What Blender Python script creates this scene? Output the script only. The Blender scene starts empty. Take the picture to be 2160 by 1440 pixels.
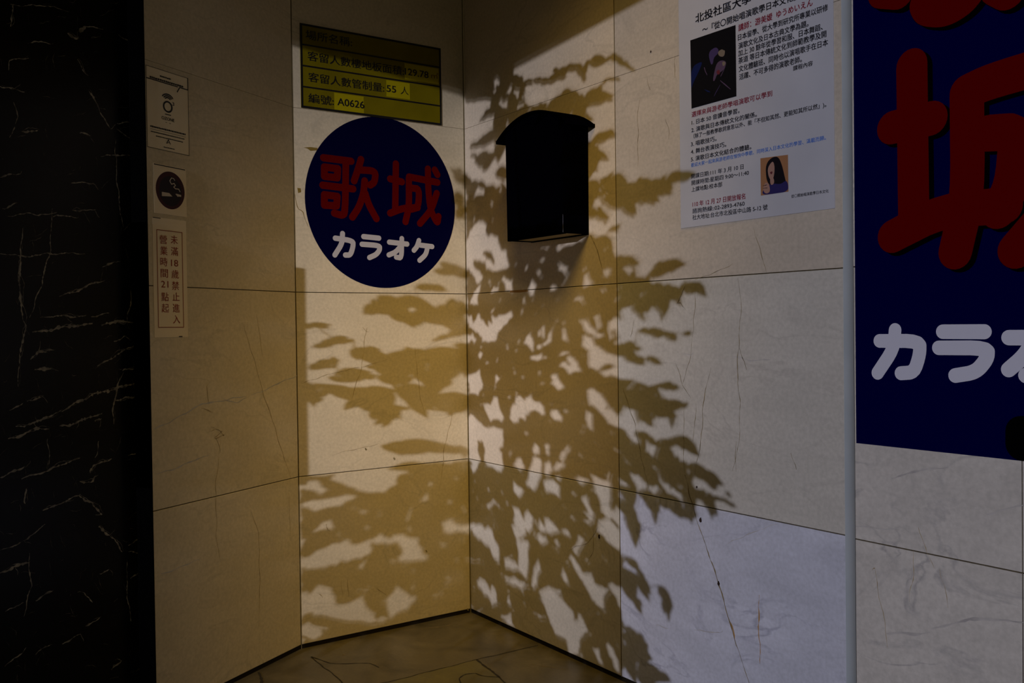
import bpy, bmesh, math, random
from mathutils import Vector, Matrix
random.seed(3)
# colours of light and stone
SUN_E, SUN_C = 1.12, (0.90, 0.87, 1.0)
BOOST_E, BOOST_A, BOOST_AIM = 188000.0, 1.0, (0.0, -0.08, 0.82)
FILL_E, FILL_C, FILL_A, FILL_AIM = 116.0, (1.0, 0.62, 0.12), 50, (0.08, -0.09, 0.45)
SKY_E, SKY_L, SKY_R = 0.088, (1.0, 0.72, 0.22), (1.0, 0.85, 0.50)
C_CREAM, C_WARM, C_PALE = (0.60, 0.52, 0.36), (0.61, 0.53, 0.41), (0.51, 0.50, 0.465)
C_BLUE, C_GREY = (0.54, 0.57, 0.68), (0.54, 0.525, 0.50)
C_CGREY, C_SAND = (0.53, 0.50, 0.43), (0.50, 0.455, 0.39)
C_FLOOR, C_OLIVE = (0.11, 0.095, 0.06), (0.12, 0.105, 0.035)

S = bpy.context.scene
COL = S.collection

# ------------------------------------------------------------------ camera
FPX = 1983.4779                      # focal length in pixels of a 2160 px wide frame
PITCH, ROLL, YAW = -0.0150, -0.0130, -0.9675
CAM = Vector((2.6606, -1.6524, 0.95))
FWD = Vector((math.sin(YAW)*math.cos(PITCH), math.cos(YAW)*math.cos(PITCH), math.sin(PITCH)))
_r = Vector((math.cos(YAW), -math.sin(YAW), 0)); _u = _r.cross(FWD)
RGT = math.cos(ROLL)*_r + math.sin(ROLL)*_u
UPV = -math.sin(ROLL)*_r + math.cos(ROLL)*_u
cd = bpy.data.cameras.new('camera'); cam = bpy.data.objects.new('camera', cd); COL.objects.link(cam)
cd.sensor_fit = 'HORIZONTAL'; cd.sensor_width = 36.0; cd.lens = FPX*36.0/2160.0; cd.clip_start = 0.02
cam.matrix_world = Matrix(((RGT.x, UPV.x, -FWD.x, CAM.x), (RGT.y, UPV.y, -FWD.y, CAM.y), (RGT.z, UPV.z, -FWD.z, CAM.z), (0, 0, 0, 1)))
S.camera = cam

# ------------------------------------------------------------------ light and exposure
S.view_settings.view_transform = 'Standard'; S.view_settings.look = 'None'
S.view_settings.exposure = 0.0; S.view_settings.gamma = 1.0; S.view_settings.use_curve_mapping = False
AZ, EL = math.radians(31.0), math.radians(8.12)
SUN = Vector((math.sin(AZ)*math.cos(EL), -math.cos(AZ)*math.cos(EL), math.sin(EL)))   # towards the sun
sl = bpy.data.lights.new('sun', 'SUN'); sl.energy = SUN_E; sl.angle = math.radians(0.32); sl.color = SUN_C
so = bpy.data.objects.new('sun', sl); COL.objects.link(so); so.location = (4, -6, 3)
so.rotation_euler = SUN.to_track_quat('Z', 'Y').to_euler()
# added spot along the sun's line, a soft round boost to brighten the middle
gl = bpy.data.lights.new('centre_boost', 'SPOT'); gl.energy = BOOST_E; gl.color = SUN_C; gl.spot_size = math.radians(BOOST_A); gl.spot_blend = 1.0; gl.shadow_soft_size = 0.31
go = bpy.data.objects.new('centre_boost', gl); COL.objects.link(go); go.location = Vector(BOOST_AIM) + SUN*108.0; go.rotation_euler = so.rotation_euler
# added warm fill spot without a fixture, aimed at the foot of the corner
FILL_POS = Vector((1.30, -0.55, 2.45)); LAIM = Vector(FILL_AIM)
wl = bpy.data.lights.new('corner_fill', 'SPOT'); wl.energy = FILL_E; wl.color = FILL_C; wl.spot_size = math.radians(FILL_A); wl.spot_blend = 1.0; wl.shadow_soft_size = 0.42
wo = bpy.data.objects.new('corner_fill', wl); COL.objects.link(wo); wo.location = FILL_POS; wo.rotation_euler = (FILL_POS-LAIM).to_track_quat('Z', 'Y').to_euler()
W = bpy.data.worlds.new('world'); S.world = W; W.use_nodes = True
nt = W.node_tree; bg = nt.nodes['Background']
tc = nt.nodes.new('ShaderNodeTexCoord'); sp = nt.nodes.new('ShaderNodeSeparateXYZ'); rp = nt.nodes.new('ShaderNodeValToRGB'); mr = nt.nodes.new('ShaderNodeMapRange')
nt.links.new(tc.outputs['Generated'], sp.inputs[0]); nt.links.new(sp.outputs['X'], mr.inputs['Value'])
mr.inputs['From Min'].default_value = -1; mr.inputs['From Max'].default_value = 1
nt.links.new(mr.outputs[0], rp.inputs[0]); nt.links.new(rp.outputs[0], bg.inputs[0])
rp.color_ramp.elements[0].position = 0.3; rp.color_ramp.elements[0].color = (*SKY_L, 1)
rp.color_ramp.elements[1].position = 0.8; rp.color_ramp.elements[1].color = (*SKY_R, 1)
bg.inputs[1].default_value = SKY_E

# ------------------------------------------------------------------ materials
def mat(name, col, rough=0.5, spec=0.4, metal=0.0, coat=0.0):
    m = bpy.data.materials.new(name); m.use_nodes = True
    b = m.node_tree.nodes['Principled BSDF']
    b.inputs['Base Color'].default_value = (*col, 1); b.inputs['Roughness'].default_value = rough
    b.inputs['Specular IOR Level'].default_value = spec; b.inputs['Metallic'].default_value = metal
    b.inputs['Coat Weight'].default_value = coat; b.inputs['Coat Roughness'].default_value = 0.08
    return m
def noisy(name, c0, c1, scale=6.0, detail=6.0, rough=0.5, spec=0.4, dist=0.0, lo=0.35, hi=0.65):
    m = mat(name, c0, rough, spec); t = m.node_tree; b = t.nodes['Principled BSDF']
    g = t.nodes.new('ShaderNodeNewGeometry'); n = t.nodes.new('ShaderNodeTexNoise'); r = t.nodes.new('ShaderNodeValToRGB')
    n.inputs['Scale'].default_value = scale; n.inputs['Detail'].default_value = detail; n.inputs['Distortion'].default_value = dist
    t.links.new(g.outputs['Position'], n.inputs['Vector']); t.links.new(n.outputs['Fac'], r.inputs[0]); t.links.new(r.outputs[0], b.inputs['Base Color'])
    r.color_ramp.elements[0].position = lo; r.color_ramp.elements[1].position = hi
    r.color_ramp.elements[0].color = (*c0, 1); r.color_ramp.elements[1].color = (*c1, 1)
    return m
def marble(name, base, vein, cloud=0.12, veinw=0.03, veinamt=0.5, rough=0.22, spec=0.45, rot=(0.3, 0.5, 0.35), stretch=(1, 1, 2.2)):
    """polished marble: soft clouds plus thin grey veins"""
    m = mat(name, base, rough, spec); t = m.node_tree; b = t.nodes['Principled BSDF']
    N = t.nodes.new; K = t.links.new
    g = N('ShaderNodeNewGeometry'); mp = N('ShaderNodeMapping'); mp.inputs['Rotation'].default_value = rot; mp.inputs['Scale'].default_value = stretch
    K(g.outputs['Position'], mp.inputs['Vector'])
    n1 = N('ShaderNodeTexNoise'); n1.inputs['Scale'].default_value = 4.5; n1.inputs['Detail'].default_value = 8; n1.inputs['Roughness'].default_value = 0.62; n1.inputs['Distortion'].default_value = 0.6
    n2 = N('ShaderNodeTexNoise'); n2.inputs['Scale'].default_value = 3.1; n2.inputs['Detail'].default_value = 5; n2.inputs['Distortion'].default_value = 1.3
    n3 = N('ShaderNodeTexNoise'); n3.inputs['Scale'].default_value = 110; n3.inputs['Detail'].default_value = 4
    for n in (n1, n2): K(mp.outputs[0], n.inputs['Vector'])
    K(g.outputs['Position'], n3.inputs['Vector'])
    a = N('ShaderNodeMath'); a.operation = 'SUBTRACT'; K(n2.outputs['Fac'], a.inputs[0]); a.inputs[1].default_value = 0.5
    ab = N('ShaderNodeMath'); ab.operation = 'ABSOLUTE'; K(a.outputs[0], ab.inputs[0])
    v = N('ShaderNodeMapRange'); v.inputs['From Min'].default_value = 0.0; v.inputs['From Max'].default_value = veinw; v.inputs['To Min'].default_value = veinamt; v.inputs['To Max'].default_value = 0
    K(ab.outputs[0], v.inputs['Value'])
    vm = N('ShaderNodeMath'); vm.operation = 'MULTIPLY'; K(v.outputs[0], vm.inputs[0])
    vr = N('ShaderNodeMapRange'); vr.inputs['From Min'].default_value = 0.42; vr.inputs['From Max'].default_value = 0.62; K(n1.outputs['Fac'], vr.inputs['Value']); K(vr.outputs[0], vm.inputs[1])
    c = N('ShaderNodeValToRGB'); K(n1.outputs['Fac'], c.inputs[0])
    c.color_ramp.elements[0].position = 0.3; c.color_ramp.elements[1].position = 0.7
    c.color_ramp.elements[0].color = (*[x*(1-cloud) for x in base], 1); c.color_ramp.elements[1].color = (*[min(1, x*(1+cloud*0.6)) for x in base], 1)
    mx = N('ShaderNodeMixRGB'); K(vm.outputs[0], mx.inputs[0]); K(c.outputs[0], mx.inputs[1]); mx.inputs[2].default_value = (*vein, 1)
    gr = N('ShaderNodeMapRange'); gr.inputs['From Min'].default_value = 0.3; gr.inputs['From Max'].default_value = 0.7; gr.inputs['To Min'].default_value = 0.90; gr.inputs['To Max'].default_value = 1.06; K(n3.outputs['Fac'], gr.inputs['Value'])
    m2 = N('ShaderNodeMixRGB'); m2.blend_type = 'MULTIPLY'; m2.inputs[0].default_value = 1; K(mx.outputs[0], m2.inputs[1]); K(gr.outputs[0], m2.inputs[2])
    K(m2.outputs[0], b.inputs['Base Color'])
    return m
VEIN = (0.22, 0.20, 0.15)
M = {}
M['cream'] = marble('cream_marble', C_CREAM, VEIN, cloud=0.07, veinamt=0.22)
M['cream_warm'] = marble('warm_cream_marble', C_WARM, VEIN, cloud=0.07, veinamt=0.22)
M['pale'] = marble('pale_marble', C_PALE, (0.30, 0.28, 0.27), cloud=0.08, veinamt=0.3)
M['cream_grey'] = marble('grey_cream_marble', C_CGREY, VEIN, cloud=0.08, veinamt=0.25)
M['sandy'] = marble('sandy_grey_marble', C_SAND, (0.30, 0.28, 0.25), cloud=0.09, veinamt=0.3)
M['bluish'] = marble('bluish_white_marble', C_BLUE, (0.25, 0.26, 0.36), cloud=0.14, veinamt=0.55)
M['greyish'] = marble('grey_white_marble', C_GREY, (0.26, 0.26, 0.28), cloud=0.12, veinamt=0.6)
M['grout'] = noisy('grout', (0.035, 0.026, 0.010), (0.07, 0.052, 0.022), 40, rough=0.9)
M['sealant'] = noisy('dark_sealant', (0.09, 0.07, 0.03), (0.16, 0.125, 0.06), 30, rough=0.9, spec=0.1)
M['gap'] = mat('dark_gap', (0.012, 0.009, 0.005), 0.9, 0.1)
M['crack'] = noisy('crack', (0.13, 0.10, 0.045), (0.25, 0.20, 0.10), 30, rough=0.8)
M['faint_crack'] = noisy('faint_crack', (0.26, 0.20, 0.10), (0.46, 0.38, 0.23), 25, rough=0.7)
M['grey_vein'] = noisy('grey_vein', (0.34, 0.33, 0.33), (0.47, 0.46, 0.45), 25, rough=0.5)
M['rust'] = noisy('rust', (0.30, 0.16, 0.04), (0.42, 0.24, 0.08), 25, rough=0.8)
M['rust_pin'] = mat('rust_pin', (0.02, 0.008, 0.004), 0.8)
M['tape'] = mat('yellow_tape_residue', (0.20, 0.13, 0.02), 0.6)
M['black_marble'] = marble('black_marble', (0.0030, 0.0028, 0.0020), (0.010, 0.009, 0.006), cloud=0.5, rough=0.24, spec=0.10)
M['black_vein'] = noisy('black_marble_vein', (0.075, 0.065, 0.042), (0.30, 0.265, 0.18), 55, 5, rough=0.3, spec=0.3)
M['black_hair'] = noisy('black_marble_hairline', (0.015, 0.013, 0.008), (0.15, 0.13, 0.085), 60, 5, rough=0.3, spec=0.2)
M['black_edge'] = mat('black_edge', (0.0008, 0.0008, 0.0008), 0.6, 0.0)
M['floor'] = marble('floor_marble', C_FLOOR, (0.10, 0.085, 0.05), cloud=0.5, veinw=0.05, veinamt=0.8, rough=0.4, stretch=(1.6, 1.6, 1))
M['floor_olive'] = marble('olive_floor_marble', C_OLIVE, (0.10, 0.085, 0.04), cloud=0.45, veinamt=0.7, rough=0.4, stretch=(1.6, 1.6, 1))
M['floor_joint'] = mat('floor_joint', (0.02, 0.016, 0.008), 0.9)
M['ceiling'] = noisy('ceiling_paint', (0.42, 0.36, 0.22), (0.46, 0.40, 0.25), 4, rough=0.9)
M['steel'] = noisy('blue_grey_strip', (0.35, 0.40, 0.44), (0.39, 0.44, 0.48), 12, rough=0.6, spec=0.1)

# ------------------------------------------------------------------ mesh builder
class MB:
    def __init__(s): s.v = []; s.f = []; s.m = []; s.mats = []
    def mi(s, k):
        if k not in s.mats: s.mats.append(k)
        return s.mats.index(k)
    def face(s, pts, k):
        n = len(s.v); s.v += [tuple(p) for p in pts]; s.f.append(list(range(n, n+len(pts)))); s.m.append(s.mi(k))
    def grid(s, rows, k, closed=False):
        n = len(s.v); w = len(rows[0])
        for r in rows: s.v += [tuple(p) for p in r]
        for i in range(len(rows)-1):
            for j in range(w if closed else w-1):
                j2 = (j+1) % w
                s.f.append([n+i*w+j, n+i*w+j2, n+(i+1)*w+j2, n+(i+1)*w+j]); s.m.append(s.mi(k))
    def build(s, name, parent=None, smooth=False, bevel=0, solid=0, weld=0):
        me = bpy.data.meshes.new(name); me.from_pydata(s.v, [], s.f); me.update()
        for k in s.mats: me.materials.append(M[k])
        for p, i in zip(me.polygons, s.m): p.material_index = i; p.use_smooth = smooth
        if weld:
            bm = bmesh.new(); bm.from_mesh(me); bmesh.ops.remove_doubles(bm, verts=bm.verts, dist=weld); bmesh.ops.recalc_face_normals(bm, faces=bm.faces); bm.to_mesh(me); bm.free()
        o = bpy.data.objects.new(name, me); COL.objects.link(o)
        if parent: o.parent = parent; o.matrix_parent_inverse = parent.matrix_world.inverted()
        if solid: md = o.modifiers.new('solid', 'SOLIDIFY'); md.thickness = solid; md.offset = 0
        if bevel: md = o.modifiers.new('bevel', 'BEVEL'); md.width = bevel; md.segments = 2; md.limit_method = 'ANGLE'
        return o

def wander(pts, step, amp):
    """a polyline redrawn in short steps with a drifting sideways wobble"""
    P = [Vector(p) for p in pts]; L = [0]
    for a, c in zip(P, P[1:]): L.append(L[-1] + (c-a).length)
    n = max(4, int(L[-1]/step)); out = []; off = 0.0; ph = [random.uniform(0, 6.28) for _ in range(3)]
    for i in range(n+1):
        s = L[-1]*i/n; j = 0
        while j < len(P)-2 and L[j+1] < s: j += 1
        k = (s-L[j])/max(1e-9, L[j+1]-L[j]); q = P[j].lerp(P[j+1], k); t = (P[j+1]-P[j]).normalized()
        off = off*.75 + random.uniform(-1, 1)*amp; w = amp*1.4*(math.sin(s*90+ph[0])+math.sin(s*37+ph[1]))
        out.append(q + Vector((-t.y, t.x))*(off+w)*min(1, 6*i/n, 6*(n-i)/n))
    return out

class Plane:
    """a wall face: origin, right, up, outward normal"""
    def __init__(s, o, r, u=(0, 0, 1)):
        s.o = Vector(o); s.r = Vector(r).normalized(); s.u = Vector(u); s.n = s.r.cross(s.u)
    def w(s, a, b, d=0.0): return s.o + s.r*a + s.u*b + s.n*d
    def px(s, x, y, d=0.0):
        """where the sight line through a picture point meets this wall, in wall coordinates"""
        q = FWD + RGT*((x-1080)/FPX) - UPV*((y-720)/FPX)
        t = ((s.o + s.n*d - CAM).dot(s.n))/q.dot(s.n); P = CAM + q*t - s.o
        return (P.dot(s.r), P.dot(s.u))
    def box(s, mb, a0, a1, b0, b1, d0, d1, k):
        c = [s.w(a, b, d) for d in (d0, d1) for a, b in ((a0, b0), (a1, b0), (a1, b1), (a0, b1))]
        for q in ((4, 5, 6, 7), (1, 0, 3, 2), (0, 1, 5, 4), (1, 2, 6, 5), (2, 3, 7, 6), (3, 0, 4, 7)): mb.face([c[i] for i in q], k)
    def prism(s, mb, pts, d0, d1, k):
        f = [s.w(a, b, d1) for a, b in pts]; g = [s.w(a, b, d0) for a, b in pts]
        mb.face(f, k); n = len(pts)
        if d1 - d0 > 1e-6:
            mb.face(g[::-1], k)
            for i in range(n): mb.face([g[i], g[(i+1) % n], f[(i+1) % n], f[i]], k)
    def ribbon(s, mb, pts, w, d, k, taper=True, jit=0.25, wob=0.0):
        """a thin flat line along a polyline in wall coordinates"""
        P = [Vector(p) for p in pts]; fine = [P[0]]
        for a, b in zip(P, P[1:]):
            m = max(1, int((b-a).length/0.03))
            for i in range(1, m+1):
                q = a.lerp(b, i/m)
                if not (i == m): q = q + Vector((random.uniform(-1, 1), random.uniform(-1, 1)))*max(w*jit*2, wob)
                fine.append(q)
        n = len(fine); L = []; R_ = []
        for i, q in enumerate(fine):
            t = (fine[min(i+1, n-1)] - fine[max(i-1, 0)]); t = t.normalized() if t.length else Vector((1, 0)); nn = Vector((-t.y, t.x))
            ww = w/2*(random.uniform(1-jit*2, 1+jit*2)) * ((0.3 + 0.7*math.sin(math.pi*(i+0.5)/n)) if taper else 1)
            L.append(s.w(*(q+nn*ww), d)); R_.append(s.w(*(q-nn*ww), d))
        mb.grid([R_, L], k)
    def stroke(s, mb, pts, w, d0, d1, k, seg=12):
        """a rounded brush stroke (lettering) with a small thickness"""
        P = [Vector(p) for p in pts]
        for idx, (a, b) in enumerate(zip(P, P[1:])):
            t = (b-a).normalized() if (b-a).length > 1e-9 else Vector((1, 0)); n = Vector((-t.y, t.x))
            out = []
            for i in range(seg+1):
                th = -math.pi/2 + math.pi*i/seg; out.append(b + t*math.cos(th)*w/2 + n*math.sin(th)*w/2)
            for i in range(seg+1):
                th = math.pi/2 + math.pi*i/seg; out.append(a + t*math.cos(th)*w/2 + n*math.sin(th)*w/2)
            s.prism(mb, out, d0, d1 + 2.5e-6*(len(mb.f)//(2*seg+4)), k)

TH_B = 0.0                                           # angled panel direction from the measured fit
DB = Vector((0.50642, -0.86228, 0.0)).normalized()   # from the fold towards the street
FOLD = Vector((0, -0.5966, 0)); LB = 0.5645
PD = Plane((0, 0, 0), (1, 0, 0)); PC = Plane((0, 0, 0), (0, 1, 0)); PB = Plane(FOLD, -DB)
PA = Plane(FOLD - PB.n*0.05, -DB)
PF = Plane((0, 0, 0), (1, 0, 0), (0, 1, 0))          # floor: a = x, b = y
XV, XE = 0.7583, 1.4794
Z = [0.012, 0.514, 1.0627, 1.6089, 2.16, 2.6]

def struct(o): o['kind'] = 'structure'; return o
def thing(name, label, cat, loc, group=None):
    o = bpy.data.objects.new(name, None); COL.objects.link(o); o.location = loc; o.empty_display_size = 0.05
    o['label'] = label; o['category'] = cat
    if group: o['group'] = group
    bpy.context.view_layer.update()
    return o
def tag(o, label, cat): o['label'] = label; o['category'] = cat; return o

def tiles(mb, P, cols, rows, pick, g=0.0011, depth=0.022):
    """marble slabs with dark joints; back grout sheet just behind their faces"""
    for i in range(len(cols)-1):
        for j in range(len(rows)-1):
            g0, g1 = (g*.35 if j == 3 else g), (g*.35 if j == 2 else g)
            a0, a1, b0, b1 = cols[i]+g, cols[i+1]-g, rows[j]+g0, rows[j+1]-g1; c = min(0.0008, g0, g1)
            k = pick(i, j)
            front = [(a0+c, b0+c), (a1-c, b0+c), (a1-c, b1-c), (a0+c, b1-c)]; edge = [(a0, b0), (a1, b0), (a1, b1), (a0, b1)]
            F = [P.w(a, b, 0) for a, b in front]; E = [P.w(a, b, -c) for a, b in edge]; Bk = [P.w(a, b, -depth) for a, b in edge]
            mb.face(F, k)
            for q in range(4):
                q2 = (q+1) % 4; mb.face([E[q], E[q2], F[q2], F[q]], k); mb.face([Bk[q], Bk[q2], E[q2], E[q]], k)
    mb.face([P.w(cols[0], 0, -0.003), P.w(cols[-1], 0, -0.003), P.w(cols[-1], rows[-1], -0.003), P.w(cols[0], rows[-1], -0.003)], 'grout')
    mb.face([P.w(cols[-1], 0, -0.08), P.w(cols[0], 0, -0.08), P.w(cols[0], rows[-1], -0.08), P.w(cols[-1], rows[-1], -0.08)], 'grout')
    mb.face([P.w(cols[0], 0, -0.0015), P.w(cols[-1], 0, -0.0015), P.w(cols[-1], rows[0], -0.0015), P.w(cols[0], rows[0], -0.0015)], 'gap')
def cracks(mb, P, lst, k='crack', d=0.0004):
    for w, pts in lst: P.ribbon(mb, wander([P.px(*q) for q in pts], .009, .0010), w*.75, d, k, jit=.35)

# ------------------------------------------------------------------ walls
mb = MB(); tiles(mb, PC, [-0.5966, 0.0], Z, lambda i, j: 'cream')
cracks(mb, PC, [(.0022, [(774,690),(762,772),(740,850)]), (.0024, [(635,809),(703,787)]), (.0016, [(703,787),(796,765),(820,757)]), (.002, [(876,733),(883,816),(895,870)]),
    (.0022, [(954,870),(940,930),(927,1030)]), (.0030, [(688,1105),(697,1120)]), (.0030, [(765,690),(778,700)]), (.002, [(720,1222),(722,1260)]), (.002, [(733,1222),(735,1258)]), (.0025, [(795,1240),(814,1254)]), (.0025, [(672,1252),(680,1260)]), (.0016, [(800,935),(700,960)])], 'faint_crack')
for x, y in ((898, 1160), (830, 965), (985, 1283), (770, 945)): PC.ribbon(mb, [PC.px(x, y), PC.px(x+3, y+4)], .005, .0005, 'crack')
PC.prism(mb, [PC.px(*q) for q in ((640,311),(655,310),(670,312),(668,317),(655,318),(648,313))], 0, .0004, 'tape')
PC.prism(mb, [PC.px(*q) for q in ((627,396),(634,397),(635,405),(629,407))], 0, .0004, 'tape')
cracks(mb, PC, [(.002, [(622,410),(628,440),(640,446),(650,478)])], 'tape')
# dark sealant along the inside corners
PC.box(mb, -0.0035, 0.0, 0, 2.6, -.02, .0010, 'sealant'); PC.box(mb, -0.5966, -0.5946, 0, 2.6, -.02, .0006, 'sealant')
struct(mb.build('wall_back'))

XEE0 = 1.4794 - 0.0180
def pd(i, j):
    if i == 0: return ['cream_grey', 'cream_warm', 'cream_warm', 'cream_warm', 'cream_warm'][j]
    return ['bluish', 'pale', 'sandy', 'sandy', 'sandy'][j]
mb = MB(); tiles(mb, PD, [0.0, XV, XEE0], Z, pd)
cracks(mb, PD, [(.0016, [(1351,206),(1344,241),(1347,319),(1346,351)]), (.0022, [(1246,495),(1261,532),(1272,574)]), (.0016, [(1404,250),(1411,268),(1411,294)]), (.0016,[(1365,160),(1372,190)]), (.0014,[(1424,120),(1424,165)]),
    (.0016, [(1590,480),(1617,575)]), (.0016, [(1466,585),(1466,653),(1460,711)]), (.0016,[(1460,711),(1457,762),(1440,809)]), (.0018, [(1556,585),(1565,635),(1558,711),(1558,805),(1561,931),(1545,993)]), (.0016,[(1558,728),(1575,780)]),
    (.0016, [(1425,765),(1440,809),(1458,840)]), (.0020, [(1500,775),(1485,830),(1478,930),(1466,1000)]), (.0018,[(1468,850),(1462,930)]), (.0018, [(1314,819),(1339,895),(1361,1000)]), (.0016,[(1361,1000),(1372,1040)]), (.0016, [(1442,866),(1444,1000),(1445,1005)]),
    (.0030, [(1445,1001),(1469,1095)]), (.0036, [(1469,1095),(1514,1221),(1543,1327),(1582,1445)]), (.0014,[(1250,1100),(1252,1160),(1240,1185)]), (.0014,[(1200,1160),(1240,1145),(1262,1110)]), (.0016, [(1467,590),(1540,560),(1545,556)]),
    (.0014, [(1338,675),(1330,710)]), (.0020, [(1447,600),(1427,640),(1436,636),(1448,655)]), (.0016,[(1668,955),(1680,990)]), (.002, [(1553,930),(1553,995)])])
cracks(mb, PD, [(.0030, [(1440,745),(1460,748),(1462,745)]), (.0024, [(1465,1328),(1520,1336),(1525,1330)]), (.0022, [(1385,1317),(1410,1325)]), (.0026,[(1545,752),(1580,760),(1625,758)]), (.0022, [(1530,1150),(1600,1115),(1640,1105)])], 'grey_vein')
PD.ribbon(mb, [PD.px(1076, 615), PD.px(1096, 614), PD.px(1114, 613)], .007, .0006, 'rust')
cracks(mb, PD, [(.0035, [(1602,1254),(1601,1310),(1603,1400)]), (.004, [(1540,1310),(1550,1350)])], 'rust')
for x, y, sz in ((1264, 1131, .0075), (1478, 1096, .008), (1516, 1230, .007), (1470, 1027, .004), (1373, 109, .004)):
    a, b = PD.px(x, y); PD.prism(mb, [(a+sz*.5*math.cos(t)*(.7+.5*random.random()), b+sz*.8*math.sin(t)*(.7+.5*random.random())) for t in [i*math.pi/5 for i in range(10)]], 0, .0012, 'rust_pin')
PD.box(mb, XV-0.0013, XV+0.0013, 0.012, 2.6, -.02, .00025, 'sealant')
struct(mb.build('wall_right'))

# blue-grey cove strip rising from the right wall to the slightly proud far right wall
PE = Plane((0, -0.012, 0), (1, 0, 0)); XEE = PE.px(1801, 720)[0]
mb = MB(); rows = []
for zz in (0.0, 2.6):
    rows.append([Vector((XEE-0.033+0.033*t, 0.0002-0.0122*t**2.3, zz)) for t in [i/10 for i in range(11)]])
mb.grid(rows, 'steel'); struct(mb.build('trim_2', smooth=True))

XE2 = PE.px(2156, 1210)[0]
mb = MB(); tiles(mb, PE, [XEE-0.001, XE2, XE2+0.72, XE2+1.44], Z, lambda i, j: 'greyish')
cracks(mb, PE, [(.0020, [(1840,1203),(1846,1198)]), (.0018, [(1846,1198),(1858,1270),(1868,1330),(1872,1365)]), (.0014, [(1927,1161),(1925,1220),(1919,1269)]), (.0014, [(1937,1111),(1955,1165),(1971,1198)]), (.0012, [(1982,1200),(2000,1282)])], 'faint_crack')
cracks(mb, PE, [(.006, [(1965,1326),(2010,1316),(2075,1303),(2160,1312)]), (.006,[(1870,1336),(1965,1332)]), (.005, [(1880,1010),(1925,995),(2000,985)]), (.005,[(2080,1085),(2160,1065)]), (.004, [(1805,1110),(1890,1115)])], 'grey_vein')
struct(mb.build('wall_far_right'))

mb = MB(); tiles(mb, PB, [-LB, 0.0], Z, lambda i, j: 'cream')
cracks(mb, PB, [(.0022, [(514,687),(553,821),(613,1008)]), (.0018, [(465,928),(456,1015),(456,1127),(465,1185)]), (.002, [(528,1074),(545,1122),(548,1200),(546,1320)]), (.0024, [(446,801),(434,813),(441,850)]), (.003, [(424,860),(449,869)]),
    (.003, [(434,913),(458,905),(475,918),(450,925),(470,908),(445,900)]), (.0016,[(541,665),(556,760)]), (.0016, [(456,925),(465,955)]), (.0016, [(610,1040),(612,1130)])], 'faint_crack')
cracks(mb, PB, [(.004, [(325,905),(430,850),(520,835)]), (.003, [(530,833),(630,790)]), (.003, [(470,840),(500,850),(520,838)]), (.003,[(330,1000),(440,960)]), (.003,[(340,1210),(420,1180)])], 'grey_vein')
struct(mb.build('wall_angled'))
# black polished return between the cream panel and the recessed black wall
mb = MB(); PB.box(mb, -LB-0.002, -LB+0.0014, 0, 2.6, -0.09, 0.0009, 'black_edge'); struct(mb.build('trim_1'))

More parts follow.
